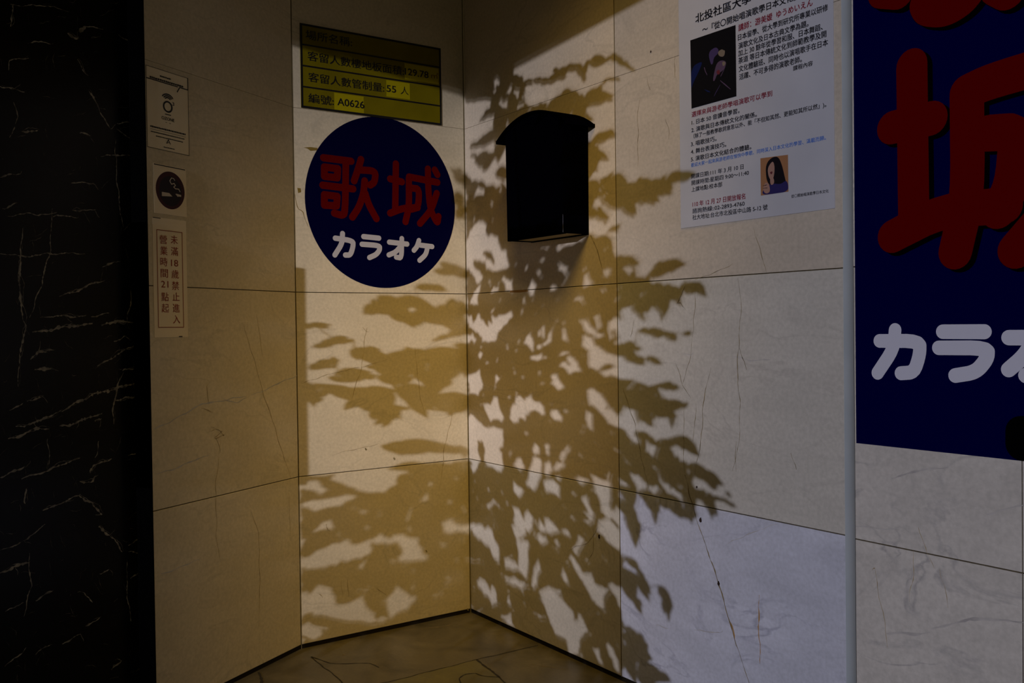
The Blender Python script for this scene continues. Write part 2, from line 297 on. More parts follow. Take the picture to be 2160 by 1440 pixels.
mb = MB(); LA = 1.55
PA.box(mb, -LB-LA, -LB, 0, 2.6, -0.08, 0, 'black_marble')
VEINS = [ (3,[(0,182),(30,187)]),(1.6,[(30,187),(52,194)]),(1.4,[(22,9),(100,15),(145,25)]),(3,[(22,56),(26,10)]),(2,[(58,92),(85,89),(112,92)]),(2,[(18,148),(20,130),(40,125),(60,123)]),(5,[(142,70),(165,80)]),(7,[(168,68),(180,56)]),(2.5,[(180,56),(217,62)]),(2.5,[(250,73),(272,84)]),
 (3,[(163,125),(178,150),(187,160)]),(4,[(186,188),(208,228)]),(2.4,[(208,228),(233,272)]),(2.2,[(244,290),(246,380),(252,430),(260,480)]),(2,[(28,215),(37,245),(20,290)]),(3,[(45,277),(80,275)]),(3,[(168,281),(190,286)]),(2.5,[(247,260),(272,258)]),(2.4,[(245,272),(276,291)]),(2.4,[(212,330),(276,328)]),(3,[(150,386),(195,387)]),(3,[(152,443),(200,443)]),(2.6,[(112,457),(150,456)]),(2.4,[(0,374),(30,368)]),(2.2,[(5,440),(37,428)]),(2,[(15,456),(120,448)]),
 (3.4,[(48,480),(40,560),(42,620),(52,690),(40,760),(38,815)]),(2.2,[(110,440),(105,530),(85,610),(62,670)]),(2.5,[(0,535),(40,538),(120,536),(180,535)]),(3,[(216,563),(240,552)]),(3,[(125,625),(180,605),(220,592)]),(3,[(85,669),(140,668),(180,666)]),(2.6,[(192,668),(230,660)]),(5.5,[(68,700),(130,692),(195,682)]),(6,[(214,686),(250,678),(282,680)]),(2.5,[(276,610),(274,650),(268,678)]),(2.4,[(240,720),(264,708)]),(2,[(85,718),(78,745),(105,740)]),
 (4,[(64,758),(80,742),(114,739)]),(3.5,[(205,772),(245,748),(286,727)]),(3,[(258,782),(285,775)]),(3.2,[(260,785),(245,820),(238,860),(240,895)]),(6,[(73,779),(108,777)]),(3.4,[(33,899),(80,890),(130,865)]),(5.5,[(130,868),(190,833),(240,822),(288,807)]),(4.5,[(240,845),(288,837)]),(2,[(20,865),(48,850)]),(3,[(57,846),(90,836)]),(5,[(17,925),(40,920),(78,905),(105,904)]),(5.5,[(125,898),(165,890),(215,872)]),(4,[(200,888),(212,884)]),
 (4,[(0,1007),(50,985)]),(3.2,[(45,1010),(100,990),(168,966)]),(8,[(190,998),(200,980)]),(3,[(200,980),(235,967)]),(4,[(168,1015),(195,1014),(200,1003)]),(2.5,[(270,960),(290,961)]),(3.5,[(90,1076),(140,1055),(168,1044)]),(3,[(165,1044),(200,1065)]),(5,[(195,1062),(215,1085)]),(5,[(208,1110),(230,1128)]),(3,[(230,1128),(258,1164)]),(4.5,[(0,1208),(30,1195),(62,1186)]),(2.4,[(62,1166),(60,1186),(66,1235),(50,1300)]),(2.4,[(0,1160),(50,1140),(95,1105)]),(2.2,[(268,1180),(269,1260),(276,1310)]),(2.4,[(270,1150),(296,1135)]),(2.4,[(270,1163),(297,1166)]),(3,[(75,1267),(110,1247)]),(2,[(10,1290),(50,1270)]),(3,[(180,1320),(210,1303)]),(2.4,[(130,1358),(170,1337)]),(2.2,[(75,1380),(110,1358)]),(3,[(235,1412),(256,1393)]),(2,[(10,1405),(55,1365)]),(2.5,[(210,1210),(230,1200)]),(2.2,[(275,1220),(298,1203)]),(3,[(55,1030),(53,1062)]),(2,[(100,925),(102,985)]),(2,[(208,930),(200,965)]),(2.2,[(38,640),(40,560)]),(2.4,[(195,1270),(178,1250)]) ]
for w, pts in VEINS:
    base = [PA.px(*q) for q in pts]
    PA.ribbon(mb, wander(base, .004, .0011), w*0.00095, .0003, 'black_vein', jit=0.48)
    if w > 2.6:   # frayed hairlines beside the broad veins
        PA.ribbon(mb, wander([(a+.003, c+.002) for a, c in base], .005, .0018), .0007, .00032, 'black_vein', jit=0.4)
    if w > 2.2 and random.random() < .6:
        a, c = base[len(base)//2]; th = random.uniform(0, 6.28); PA.ribbon(mb, wander([(a, c), (a+.02*math.cos(th), c+.02*math.sin(th))], .004, .0012), .0008, .00034, 'black_vein', jit=0.4)
for _ in range(170):
    x, y = random.uniform(-10, 285), random.uniform(0, 1440); l = random.uniform(5, 34); th = random.choice([random.gauss(-.3, .3), random.gauss(1.45, .25)])
    PA.ribbon(mb, wander([PA.px(x, y), PA.px(x+l*math.cos(th), y+l*math.sin(th))], .004, .0014), random.uniform(.0003, .0008), .00025, 'black_hair', jit=0.45)
struct(mb.build('wall_left'))

# floor with irregular marble pieces
mb = MB()
mb.face([(-0.3, 0.3, 0), (-0.3, -4.6, 0), (4.2, -4.6, 0), (4.2, 0.3, 0)], 'floor')
mb.face([(-0.3, 0.3, -.1), (4.2, 0.3, -.1), (4.2, -4.6, -.1), (-0.3, -4.6, -.1)], 'grout')
fp = lambda *q: PF.px(*q)
a1, a2, a3 = fp(835, 1434), fp(1005, 1391), fp(1075, 1448)
PF.prism(mb, [fp(835, 1434), fp(1005, 1391), fp(1075, 1448), fp(1150, 1800), fp(760, 1800)], 0, .0004, 'floor_olive')
for w, pts in ((.003, [(656,1385),(723,1440),(790,1500)]), (.003, [(640,1478),(835,1434),(1005,1391),(1135,1361)]), (.0055, [(1005,1391),(1040,1418),(1075,1448),(1150,1510)]), (.004, [(1003,1420),(1020,1426),(1055,1428)]), (.004, [(972,1450),(968,1432),(980,1422),(1003,1420)]), (.007, [(545,1418),(549,1425),(553,1445)]), (.003, [(657,1385),(700,1400),(780,1398),(800,1408)])):
    PF.ribbon(mb, wander([fp(*q) for q in pts], .012, .0008), w, .0008, 'floor_joint', taper=False, jit=0.2)
cracks(mb, PF, [(.004, [(850,1330),(930,1322),(975,1312)]), (.003, [(700,1350),(800,1330)]), (.003, [(1110,1400),(1200,1412)]), (.012, [(723,1380),(726,1382)])])
struct(mb.build('floor'))

# porch ceiling and the lintel over its opening (out of the picture, they shade the top of the niche)
LT = 3.2; EP = Vector((0, 0, 1.716)) + SUN*LT; NB = PB.n
mb = MB(); c = [(-0.4, 0.3), (2.9, 0.3), (2.9, -1.2), ((EP+NB*1.3).x, (EP+NB*1.3).y), ((EP-NB*1.75).x, (EP-NB*1.75).y), (-0.4, -1.5)]
mb.face([(x, y, 2.6) for x, y in c], 'ceiling'); mb.face([(x, y, 2.7) for x, y in c[::-1]], 'ceiling')
struct(mb.build('ceiling'))
mb = MB(); PL = Plane(EP, NB); PL.box(mb, -1.75, 1.9, 0, 2.7-EP.z, -0.18, 0, 'ceiling')
struct(mb.build('trim_3'))

# ------------------------------------------------------------------ lettering
M['ink'] = mat('black_ink', (0.004, 0.004, 0.005), 0.5, 0.3)
M['emblem'] = mat('emblem_black', (0.0008, 0.0008, 0.0012), 0.6, 0.0)
M['poster_ink'] = mat('poster_ink', (0.006, 0.006, 0.010), 0.5, 0.2)
M['red_ink'] = mat('dark_red_ink', (0.17, 0.006, 0.020), 0.5, 0.2)
M['blue_ink'] = mat('blue_ink', (0.04, 0.14, 0.50), 0.5, 0.2)
M['brown_ink'] = mat('brown_ink', (0.10, 0.035, 0.006), 0.6, 0.2)
M['notice_red'] = mat('notice_red', (0.25, 0.035, 0.012), 0.5, 0.2)
M['yellow'] = noisy('faded_yellow_card', (0.135, 0.108, 0.0015), (0.165, 0.132, 0.002), 9, rough=0.6, spec=0.05)
M['bright_yellow'] = noisy('bright_yellow_card', (0.30, 0.25, 0.002), (0.34, 0.285, 0.003), 9, rough=0.6, spec=0.05)
M['navy'] = mat('navy_film', (0.0004, 0.0005, 0.020), 0.28, 0.03)
M['navy_sign'] = mat('navy_sign_board', (0.0003, 0.0004, 0.040), 0.6, 0.0)
M['sign_red'] = mat('sign_red', (0.095, 0.0008, 0.0008), 0.6, 0.0)
M['disc_red'] = mat('disc_red', (0.080, 0.0012, 0.0012), 0.5, 0.0)
M['letter_white'] = mat('white_lettering', (0.40, 0.39, 0.41), 0.5, 0.2)
M['sign_white'] = mat('sign_white', (0.53, 0.55, 0.67), 0.5, 0.2)
M['paper'] = noisy('poster_paper', (0.40, 0.42, 0.48), (0.45, 0.47, 0.53), 5, rough=0.6, spec=0.2)
M['sticker'] = noisy('cream_sticker', (0.72, 0.62, 0.42), (0.76, 0.66, 0.45), 8, rough=0.35)
M['acrylic'] = noisy('clear_acrylic', (0.77, 0.66, 0.46), (0.80, 0.69, 0.48), 8, rough=0.15)
M['maroon'] = mat('maroon', (0.035, 0.003, 0.004), 0.4, 0.2)
M['near_black'] = mat('near_black', (0.006, 0.002, 0.002), 0.4, 0.2)
M['smoke_white'] = mat('cream_print', (0.50, 0.44, 0.34), 0.5, 0.2)
M['box_navy'] = mat('mailbox_navy', (0.0005, 0.0005, 0.0014), 0.6, 0.0)
M['box_edge'] = mat('mailbox_worn_edge', (0.10, 0.11, 0.17), 0.5)
M['box_cream'] = mat('mailbox_cream_inside', (0.45, 0.38, 0.22), 0.6)
_txt = {}
def glyphs(body, bold):
    """outline mesh of a line of text in Blender's own font, as vertices and faces"""
    if (body, bold) in _txt: return _txt[(body, bold)]
    c = bpy.data.curves.new('lettering', 'FONT'); c.body = body; c.offset = bold; c.resolution_u = 3
    o = bpy.data.objects.new('lettering', c); COL.objects.link(o)
    dg = bpy.context.evaluated_depsgraph_get(); dg.update()
    me = bpy.data.meshes.new_from_object(o.evaluated_get(dg))
    r = ([v.co[:2] for v in me.vertices], [list(p.vertices) for p in me.polygons])
    bpy.data.objects.remove(o); bpy.data.curves.remove(c); bpy.data.meshes.remove(me)
    _txt[(body, bold)] = r; return r
def write(mb, P, body, a0, a1, b, em, d, k, bold=0.0, mid=0.38):
    vs, fs = glyphs(body, 0.0); x0 = min(v[0] for v in vs); x1 = max(v[0] for v in vs)
    sx = (a1-a0)/(x1-x0); i = mb.mi(k)
    for c, (ox, oy) in enumerate([(0, 0)] if bold <= 0 else [(-1, -.6), (1, -.6), (-1, .6), (1, .6), (0, 0)]):   # bold by overprinting
        n = len(mb.v)
        for x, y in vs: mb.v.append(tuple(P.w(a0+(x-x0)*sx+ox*bold*em*.8, b+(y-mid)*em+oy*bold*em*.8, d+c*8e-6)))
        for f in fs: mb.f.append([n+q for q in f]); mb.m.append(i)
def line_px(mb, P, body, q0, q1, em, d, k, bold=0.0, mid=0.38):
    a0, b0 = P.px(*q0); a1, b1 = P.px(*q1); write(mb, P, body, a0, a1, (b0+b1)/2, em, d, k, bold, mid)
def crop(ox, oy, s): return lambda x, y: (ox+x/s, oy+y/s)
def quad_box(mb, P, a0, a1, b0, b1, d0, d1, k): P.box(mb, a0, a1, b0, b1, d0, d1, k)
def frame_lines(mb, P, a0, a1, b0, b1, w, d, k):
    for r in ((a0, a1, b0, b0+w), (a0, a1, b1-w, b1), (a0, a0+w, b0+w, b1-w), (a1-w, a1, b0+w, b1-w)):
        mb.face([P.w(r[0], r[2], d), P.w(r[1], r[2], d), P.w(r[1], r[3], d), P.w(r[0], r[3], d)], k)
def flat(mb, P, pts, d, k): mb.face([P.w(a, b, d) for a, b in pts], k)
def rect(mb, P, a0, a1, b0, b1, d, k): flat(mb, P, [(a0, b0), (a1, b0), (a1, b1), (a0, b1)], d, k)
def ell(a, b, ra, rb, n=64, ph=0): return [(a+ra*math.cos(ph+2*math.pi*i/n), b+rb*math.sin(ph+2*math.pi*i/n)) for i in range(n)]

# ------------------------------------------------------------------ yellow capacity card on the back wall
c1 = crop(600, 0, 4.8)
a0, a1, b0, b1 = -0.5700, -0.0885, 1.6110, 1.8608
t = thing('capacity_card', 'yellow black-ruled capacity card on the marble above the blue disc sticker', 'sign', PC.w((a0+a1)/2, b0, 0))
mb = MB(); PC.box(mb, a0, a1, b0, b1, 0.0002, 0.0030, 'yellow'); mb.build('card', t)
mb = MB(); frame_lines(mb, PC, a0, a1, b0, b1, .0062, .0034, 'ink')
for i in (1, 2, 3): zz = b0 + (b1-b0)*i/4; rect(mb, PC, a0+.006, a1-.006, zz-.0024, zz+.0024, .00345, 'ink')
mb.build('ruled_border', t)
def prect(mb, P, q0, q1, d, k):
    (x0, y0), (x1, y1) = P.px(*q0), P.px(*q1); rect(mb, P, x0, x1, min(y0, y1), max(y0, y1), d, k)
rowc = lambda i: b0 + (b1-b0)*(3.5-i)/4
rh = (b1-b0)/4
for q0, q1, i in (((1210,660),(1556,840),1), ((1025,815),(1266,995),2), ((498,945),(800,1130),3)):
    x0 = PC.px(*c1(*q0))[0]; x1 = PC.px(*c1(*q1))[0]
    mb = MB(); rect(mb, PC, x0, min(x1, a1-.0065), rowc(i)-rh*.40, rowc(i)+rh*.42, .0037, 'bright_yellow'); o = mb.build('value_patch', t)
mb = MB()
for body, q0, q1, i, em, bold in (('場所名稱:', (215,0), (685,0), 0, .030, .012), ('客留人數樓地板面積:', (230,0), (1205,0), 1, .030, .012), ('客留人數管制量:', (235,0), (1003,0), 2, .030, .012), ('編號:', (232,0), (490,0), 3, .030, .012)):
    x0 = PC.px(*c1(q0[0], 600))[0]; x1 = PC.px(*c1(q1[0], 800))[0]; mb = MB(); write(mb, PC, body, x0, x1, rowc(i), em, .0036, 'ink', bold); mb.build('printed_lettering', t)
mb = MB()
for body, q0, q1, i, em, mid, k in (('129.78', 1215, 1452, 1, .030, .36, 'ink'), ('㎡', 1480, 1552, 1, .022, .38, 'brown_ink'), ('55', 1028, 1122, 2, .030, .36, 'ink'), ('人', 1168, 1250, 2, .028, .38, 'ink'), ('A0626', 528, 798, 3, .031, .36, 'ink')):
    x0 = PC.px(*c1(q0, 800))[0]; x1 = PC.px(*c1(q1, 800))[0]; write(mb, PC, body, x0, x1, rowc(i)+.001, em, .0040, k, 0.022 if k == 'ink' and body != '人' else 0.0, mid); mb.build('value_lettering', t); mb = MB()

# ------------------------------------------------------------------ round navy karaoke sticker
c2 = crop(600, 230, 3.6)
t = thing('disc_sticker', 'round navy sticker with red and white lettering, under the yellow card', 'sticker', PC.w(-0.302, 1.079, 0))
mb = MB(); PC.prism(mb, ell(-0.3020, 1.3462, 0.2605, 0.2672, 96), 0.0001, 0.0008, 'navy'); mb.build('disc', t)
def strokes(name, P, cr, lst, w, d, k, parent, shift=(0, 0)):
    mb = MB()
    for pts in lst:
        ww = w
        if isinstance(pts[0], float): ww = pts[0]; pts = pts[1:]
        if pts[0] != pts[-1]:
            for _ in range(2): pts = [pts[0]] + [q_ for u, v in zip(pts, pts[1:]) for q_ in ((u[0]*.78+v[0]*.22, u[1]*.78+v[1]*.22), (u[0]*.22+v[0]*.78, u[1]*.22+v[1]*.78))] + [pts[-1]]
        P.stroke(mb, [P.px(*cr(x+shift[0], y+shift[1])) for x, y in pts], ww, d, d+.0003, k)
    return mb.build(name, parent)
KA = [[(295,370),(505,396)], [(302,440),(404,453),(400,522),(302,511),(302,440)], [(290,578),(520,606)], [(302,650),(400,663),(395,735),(302,729),(302,650)], [(465,400),(460,790),(435,808),(378,790)],
      [(580,383),(560,450),(528,545)], [(570,462),(692,470),(684,555),(650,577)], [(608,545),(600,640),(565,745),(515,820)], [(612,640),(640,730),(697,832)]]
SHIRO = [[(845,416),(840,765)], [(802,530),(890,553)], [(802,790),(900,752),(1010,748)], [(945,515),(1160,557)], [(943,530),(945,740),(918,855)], [(965,600),(1022,606),(1015,745),(965,760)], [(1088,455),(1090,600),(1105,760),(1160,873),(1168,815)], [(1155,640),(1115,765),(1028,868)], [(1140,462),(1160,498)]]
strokes('red_lettering', PC, c2, [[.0222]+s for s in KA+SHIRO], .0222, .0009, 'disc_red', t)
KATA = [[(385,980),(520,1000),(520,1045),(500,1108),(462,1108)], [(440,945),(437,1020),(382,1107)], [(600,968),(716,980)], [(588,1026),(722,1036),(722,1070),(695,1105),(645,1127)], [(795,1010),(930,1025)], [(890,983),(888,1132),(848,1124)], [(882,1040),(845,1085),(792,1107)], [(1020,998),(1005,1045),(982,1072)], [(1030,1033),(1120,1044)], [(1085,1050),(1072,1105),(1025,1148)]]
strokes('white_lettering', PC, c2, KATA, .0164, .0009, 'letter_white', t)

# ------------------------------------------------------------------ stickers on the angled cream panel
def px4(P, qs):
    p = [P.px(*q) for q in qs]; return (p[0][0]+p[3][0])/2, (p[1][0]+p[2][0])/2, (p[2][1]+p[3][1])/2, (p[0][1]+p[1][1])/2
c3 = crop(280, 120, 6.26)
a0, a1, b0, b1 = px4(PB, [(306,137),(395,164),(400,329),(311,310)])
t = thing('ozone_sticker', 'cream rectangular ozone notice with speech bubble and ring symbol, topmost on the angled panel', 'sticker', PB.w((a0+a1)/2, b0, 0))
mb = MB(); PB.box(mb, a0, a1, b0, b1, .0001, .0004, 'sticker'); mb.build('backing', t)
mb = MB(); frame_lines(mb, PB, a0, a1, b0, b1, .0012, .0012, 'ink')
bz = PB.px(*c3(700, 435))[1]; bl = PB.px(*c3(190, 300))[0]
rect(mb, PB, a0, a1-.036, bz-.0005, bz+.0020, .0012, 'ink'); rect(mb, PB, a1-.030, a1, bz-.0005, bz+.0020, .0012, 'ink'); rect(mb, PB, a1-.0025, a1, bz, b1, .00125, 'ink')
PB.stroke(mb, [(a1-.030, bz), (a1-.038, bz-.012)], .0028, .0011, .0013, 'ink'); mb.build('outline', t)
cxm = (a0+a1)/2 - .001
mb = MB(); ring = [(cxm, 0)]
zr = PB.px(*c3(460, 660))[1]
outer = ell(cxm, zr, .0158, .0145, 40); inner = ell(cxm, zr, .0112, .0105, 40)
for i in range(40): j = (i+1) % 40; flat(mb, PB, [inner[i], outer[i], outer[j], inner[j]], .0012, 'ink')
rect(mb, PB, cxm-.010, cxm+.010, zr-.0205, zr-.0183, .0012, 'ink')
for r in (.009, .0145, .020):
    arc = [(cxm + r*math.sin(th), zr+.016+r*math.cos(th)*.75) for th in [math.radians(-58+116*i/12) for i in range(13)]]
    PB.stroke(mb, arc, .0030, .0011, .0012, 'ink')
mb.build('ring_symbol', t)
mb = MB(); write(mb, PB, '3', cxm+.015, cxm+.0215, zr+.011, .013, .0012, 'ink', .01, .36); mb.build('superscript', t); mb = MB()
write(mb, PB, 'OZONE', cxm-.021, cxm+.021, zr-.030, .011, .0012, 'ink', .02, .36)
mb.build('title_lettering', t); mb = MB(); write(mb, PB, '- -', cxm-.009, cxm+.009, zr-.0385, .010, .0012, 'ink', .01, .36)
def dashes(z, x0, x1, h):
    x = x0
    while x < x1:
        l = random.uniform(.6, 1.0)*h; rect(mb, PB, x, min(x+l, x1), z-h*.42*random.uniform(.7, 1), z+h*.42*random.uniform(.7, 1), .0012, 'ink'); x += l + h*.22
wd = a1-a0
mb.build('subtitle_mark', t); mb = MB(); dashes(b1-.0165, cxm-.024, cxm+.012, .0050); dashes(b1-.0260, a0+.012, a1-.016, .0062); mb.build('bubble_lettering', t); mb = MB()
zb = zr-.058; dashes(zb, a0+.010, a1-.012, .0052)
rect(mb, PB, a0+.010, a1-.012, zb-.0068, zb-.0061, .0012, 'ink'); dashes(zb-.0125, a0+.012, a1-.016, .0034); dashes(zb-.021, a0+.028, a1-.022, .0034)
mb.build('description_lettering', t); mb = MB(); dashes(b0+.0085, cxm-.016, cxm+.020, .0032); mb.build('maker_lettering', t)
mb = MB(); PB.stroke(mb, [(cxm-.006, b0+.019), (cxm, b0+.029), (cxm+.006, b0+.019)], .0020, .0011, .0012, 'ink'); PB.stroke(mb, [(cxm-.003, b0+.020), (cxm+.001, b0+.0225)], .0015, .0011, .0012, 'ink'); mb.build('maker_mark', t)

c4 = crop(290, 330, 3.6)
a0, a1, b0, b1 = px4(PB, [(322,345),(390,355),(395,455),(326,452)])
t = thing('no_smoking_plate', 'square plate with maroon disc and cigarette symbol, just below the ozone notice', 'sign', PB.w((a0+a1)/2, b0, 0))
mb = MB(); PB.box(mb, a0, a1, b0, b1, .0001, .0008, 'acrylic'); mb.build('plate', t)
mb = MB(); rect(mb, PB, a0+.001, a1-.003, b1-.0035, b1-.0012, .0011, 'near_black'); mb.build('dark_top_strip', t)  # flat near-black strip along the top of the plate
ac, bc = PB.px(*c4(248, 258)); rr_a = (PB.px(*c4(357, 275))[0]-PB.px(*c4(138, 240))[0])/2; rr_b = (PB.px(*c4(235, 114))[1]-PB.px(*c4(260, 402))[1])/2
mb = MB(); PB.prism(mb, ell(ac, bc, rr_a, rr_b, 60), .0008, .0011, 'maroon'); PB.prism(mb, ell(ac, bc-.002, rr_a*.78, rr_b*.80, 48), .0011, .0013, 'near_black'); mb.build('disc', t)
mb = MB(); q = lambda x, y: PB.px(*c4(x, y))
flat(mb, PB, [q(182, 300), q(262, 304), q(238, 278), q(182, 268)][::1], .0015, 'smoke_white'); flat(mb, PB, [q(305, 303), q(328, 307), q(328, 293), q(290, 282)], .0015, 'smoke_white')
flat(mb, PB, [q(302, 306), q(308, 306), q(290, 284), q(284, 284)], .0015, 'smoke_white')
PB.stroke(mb, [q(255,163),(q(242,185)),q(255,210),q(275,205),q(285,220),(q(272,232)),q(285,245),q(310,248),q(320,268)], .0020, .0014, .0015, 'smoke_white')
PB.stroke(mb, [q(255,163),q(272,168),q(280,182)], .0016, .0014, .0015, 'smoke_white'); mb.build('cigarette_symbol', t)

a0, a1, b0, b1 = px4(PB, [(320,457),(391,466),(397,711),(326,711)])
t = thing('age_notice', 'tall narrow acrylic notice with red frame and vertical red lettering, lowest on the angled panel', 'sign', PB.w((a0+a1)/2, b0, 0))
mb = MB(); PB.box(mb, a0, a1, b0, b1, .0001, .0008, 'acrylic'); mb.build('plate', t)
mb = MB(); rect(mb, PB, a0+.001, a0+.026, b1-.0022, b1-.0004, .0015, 'near_black'); mb.build('edge_stain', t); mb = MB(); rect(mb, PB, a1-.032, a1-.020, b0+.0004, b0+.0025, .0015, 'near_black'); mb.build('edge_stain', t)
fa0, fa1, fb0, fb1 = px4(PB, [c4(140,552), c4(335,575), c4(352,1297), c4(157,1300)])
mb = MB(); frame_lines(mb, PB, fa0, fa1, fb0, fb1, .0017, .0015, 'notice_red'); mb.build('red_frame', t)
mb = MB()
for ch, x, y in zip(('未','滿','18','歲','禁','止','進','入','營','業','時','間','21','點','起'), (276,278,279,283,286,290,291,294,193,197,198,201,204,206,208), (632,720,808,893,980,1065,1150,1235,630,715,800,885,968,1065,1150)):
    ca, cb_ = q(x, y); hw = .0118; write(mb, PB, ch, ca-hw, ca+hw, cb_, .0235, .0015, 'notice_red', .004, .36 if ch.isdigit() else .38)
mb.build('lettering', t)

# ------------------------------------------------------------------ mailbox on the right wall
t = thing('mailbox', 'dark navy wall mailbox with a curved overhanging roof, hung on the right marble wall', 'mailbox', PD.w(0.51, 1.2025, 0))
DP = 0.090; xl, xr = 0.3765, 0.6440; zb = 1.2030
eL = PD.px(1047, 298, DP+.012); ap = PD.px(1130, 233.5, DP+.012); eR = PD.px(1252, 266, 0.004)
rl, rrr = eL[0], eR[0]; zE = (eL[1]+eR[1])/2; rise = ap[1]-zE
def roofz(x):
    s = (x-(rl+rrr)/2)/((rrr-rl)/2); s = max(-1, min(1, s)); Rr = (((rrr-rl)/2)**2+rise**2)/(2*rise); return zE - (Rr-rise) + math.sqrt(max(0, Rr*Rr-(s*(rrr-rl)/2)**2))
mb = MB(); n = 20; fl = .0035
top = [(xl-.004+(xr+.002-xl+.004)*i/n) for i in range(n+1)]
fr = [PD.w(xl, zb, DP)] + [PD.w(xr, zb, DP)] + [PD.w(x, roofz(x)-.004, DP) for x in reversed(top)]
mb.face(fr, 'box_navy')
mb.face([PD.w(xl, zb, 0.001), PD.w(xl, zb, DP), PD.w(top[0], roofz(top[0])-.004, DP), PD.w(top[0], roofz(top[0])-.004, 0.001)], 'box_navy')
mb.face([PD.w(xr, zb, DP), PD.w(xr, zb, 0.001), PD.w(top[-1], roofz(top[-1])-.004, 0.001), PD.w(top[-1], roofz(top[-1])-.004, DP)], 'box_navy')
mb.face([PD.w(p.x, p.z, 0.001) for p in fr[::-1]], 'box_navy')
mb.grid([[PD.w(x, roofz(x)-.004, d) for x in top] for d in (DP, 0.001)], 'box_navy')
mb.build('body', t)
mb = MB(); xs = [rl+(rrr-rl)*i/28 for i in range(29)]; prof = [(x, roofz(x)) for x in xs]
up = [(x, z+.0035) for x, z in prof]
for (d0, d1) in ((0.0015, DP+.012),):
    loop = prof + up[::-1]
    mb.grid([[PD.w(a, b, d) for a, b in loop] for d in (d1, d0)], 'box_navy', closed=True)
    for i in range(28):
        mb.face([PD.w(*prof[i], d1), PD.w(*prof[i+1], d1), PD.w(*up[i+1], d1), PD.w(*up[i], d1)], 'box_navy'); mb.face([PD.w(*prof[i+1], d0), PD.w(*prof[i], d0), PD.w(*up[i], d0), PD.w(*up[i+1], d0)], 'box_navy')
for a, b in (prof[0], prof[-1]):
    PD.box(mb, a-.003, a+.003, b-.006, b+.0035, 0.0015, DP+.012, 'box_navy')
mb.build('lid', t)
mb = MB(); PD.box(mb, xl+.006, xr-.004, zb+.003, zb+.006, .004, DP-.010, 'box_cream'); mb.build('bottom_plate', t)
mb = MB(); PD.box(mb, xl, xr, zb-.0008, zb+.008, DP-.010, DP, 'box_navy'); PD.box(mb, xl, xr, zb-.0008, zb+.006, .001, .005, 'box_navy'); mb.build('rim', t)
mb = MB(); fx, fz = xr, PD.px(1185, 452, DP)[1]; fz1 = PD.px(1185, 490, DP)[1]
mb.face([PD.w(xr-.0016, fz1, DP+.0004), PD.w(xr+.0003, fz1, DP+.0004), PD.w(xr+.0003, fz, DP+.0004), PD.w(xr-.0008, fz, DP+.0004)], 'box_edge'); mb.build('worn_edge', t)

# ------------------------------------------------------------------ course poster on the right wall
a0, a1, b0, b1 = 0.9992, PD.px(1762, 440)[0], 1.1866, 1.822
t = thing('course_poster', 'white printed course poster with two photographs, taped beside the large navy sign', 'poster', PD.w((a0+a1)/2, b0, 0))
mb = MB(); PD.box(mb, a0, a1, b0, b1, .0006, .0016, 'paper'); mb.build('sheet', t)
p6, p7 = crop(1420, 0, 5.76), crop(1420, 180, 4.644)
blk = MB(); red = MB(); blu = MB(); hd = MB()
D_ = .0020
line_px(hd, PD, '北投社區大學', p6(278, 225), p6(950, -18), .0235, D_, 'poster_ink', .030)
line_px(hd, PD, '～『從〇開始唱演歌學日本文化』～', p6(362, 352), p6(1640, -80), .0178, D_, 'poster_ink', .026)
for body, q0, q1, em in (('日本留學、從大學到研究所專業以研修', (795,462), (1887,85), .0150), ('演歌文化及日本古典文學為題。', (800,560), (1650,285), .0150), ('加上 30 餘年從學習和服、日本舞蹈、', (798,650), (1822,325), .0150), ('茶道 等日本傳統文化到師範教學及開', (800,748), (1868,402), .0150), ('文化體驗班、同時也以演唱歌手在日本', (805,845), (1887,508), .0150), ('活躍、不可多得的演歌老師。', (810,940), (1570,715), .0150), ('課程內容', (1465,835), (1702,765), .0115)):
    line_px(blk, PD, body, p6(*q0), p6(*q1), em, D_, 'poster_ink', .024)
for body, q0, q1, em, bold in (('1. 日本 50 音讀音學習。', (187,360), (655,252), .0128, .016), ('2. 演歌與日本傳統文化的關係。', (185,432), (825,290), .0128, .016), ('（除了一般教學歌詞意思以外、能「不但知其然、更能知其所以然」)。', (205,495), (1505,190), .0120, .014), ('3. 唱歌技巧。', (180,577), (430,520), .0128, .016), ('4. 舞台表演技巧。', (180,648), (525,580), .0128, .016), ('5. 演歌日本文化結合的體驗。', (180,725), (770,600), .0128, .016),
    ('開課日期:111 年 3 月 10 日', (183,890), (695,797), .0125, .012), ('開課時間:星期四 9:00～11:40', (185,955), (747,855), .0125, .012), ('上課地點:校本部', (185,1022), (485,968), .0125, .012), ('諮詢熱線::02-2893-4760', (195,1232), (705,1155), .0130, .012), ('社大地址:台北市北投區中山路 5-12 號', (195,1295), (930,1190), .0130, .012), ('從〇開始唱演歌學日本文化', (1163,1088), (1528,1033), .0078, .010)):
    line_px(blk, PD, body, p7(*q0), p7(*q1), em, D_, 'poster_ink', bold*1.5)
red = MB(); line_px(red, PD, '講師：游美嫒  ゆうめいえん', p6(800, 345), p6(1700, 25), .0168, D_, 'red_ink', .022); red.build('red_lettering', t)
red = MB(); line_px(red, PD, '選擇來與游老師學唱演歌可以學到', p7(187, 290), p7(975, 75), .0142, D_, 'red_ink', .020); red.build('red_lettering', t)
red = MB(); line_px(red, PD, '110 年 12 月 27 日開放報名', p7(195, 1165), p7(712, 1085), .0142, D_, 'red_ink', .016); red.build('red_lettering', t)
line_px(blu, PD, '歡迎大家一起來與游老師在愉快中學歌、同時深入日本文化的學習、滿載而歸。', p7(182, 782), p7(1500, 512), .0104, D_, 'blue_ink', .014)
hd.build('heading', t); blk.build('black_lettering', t); blu.build('blue_lettering', t)
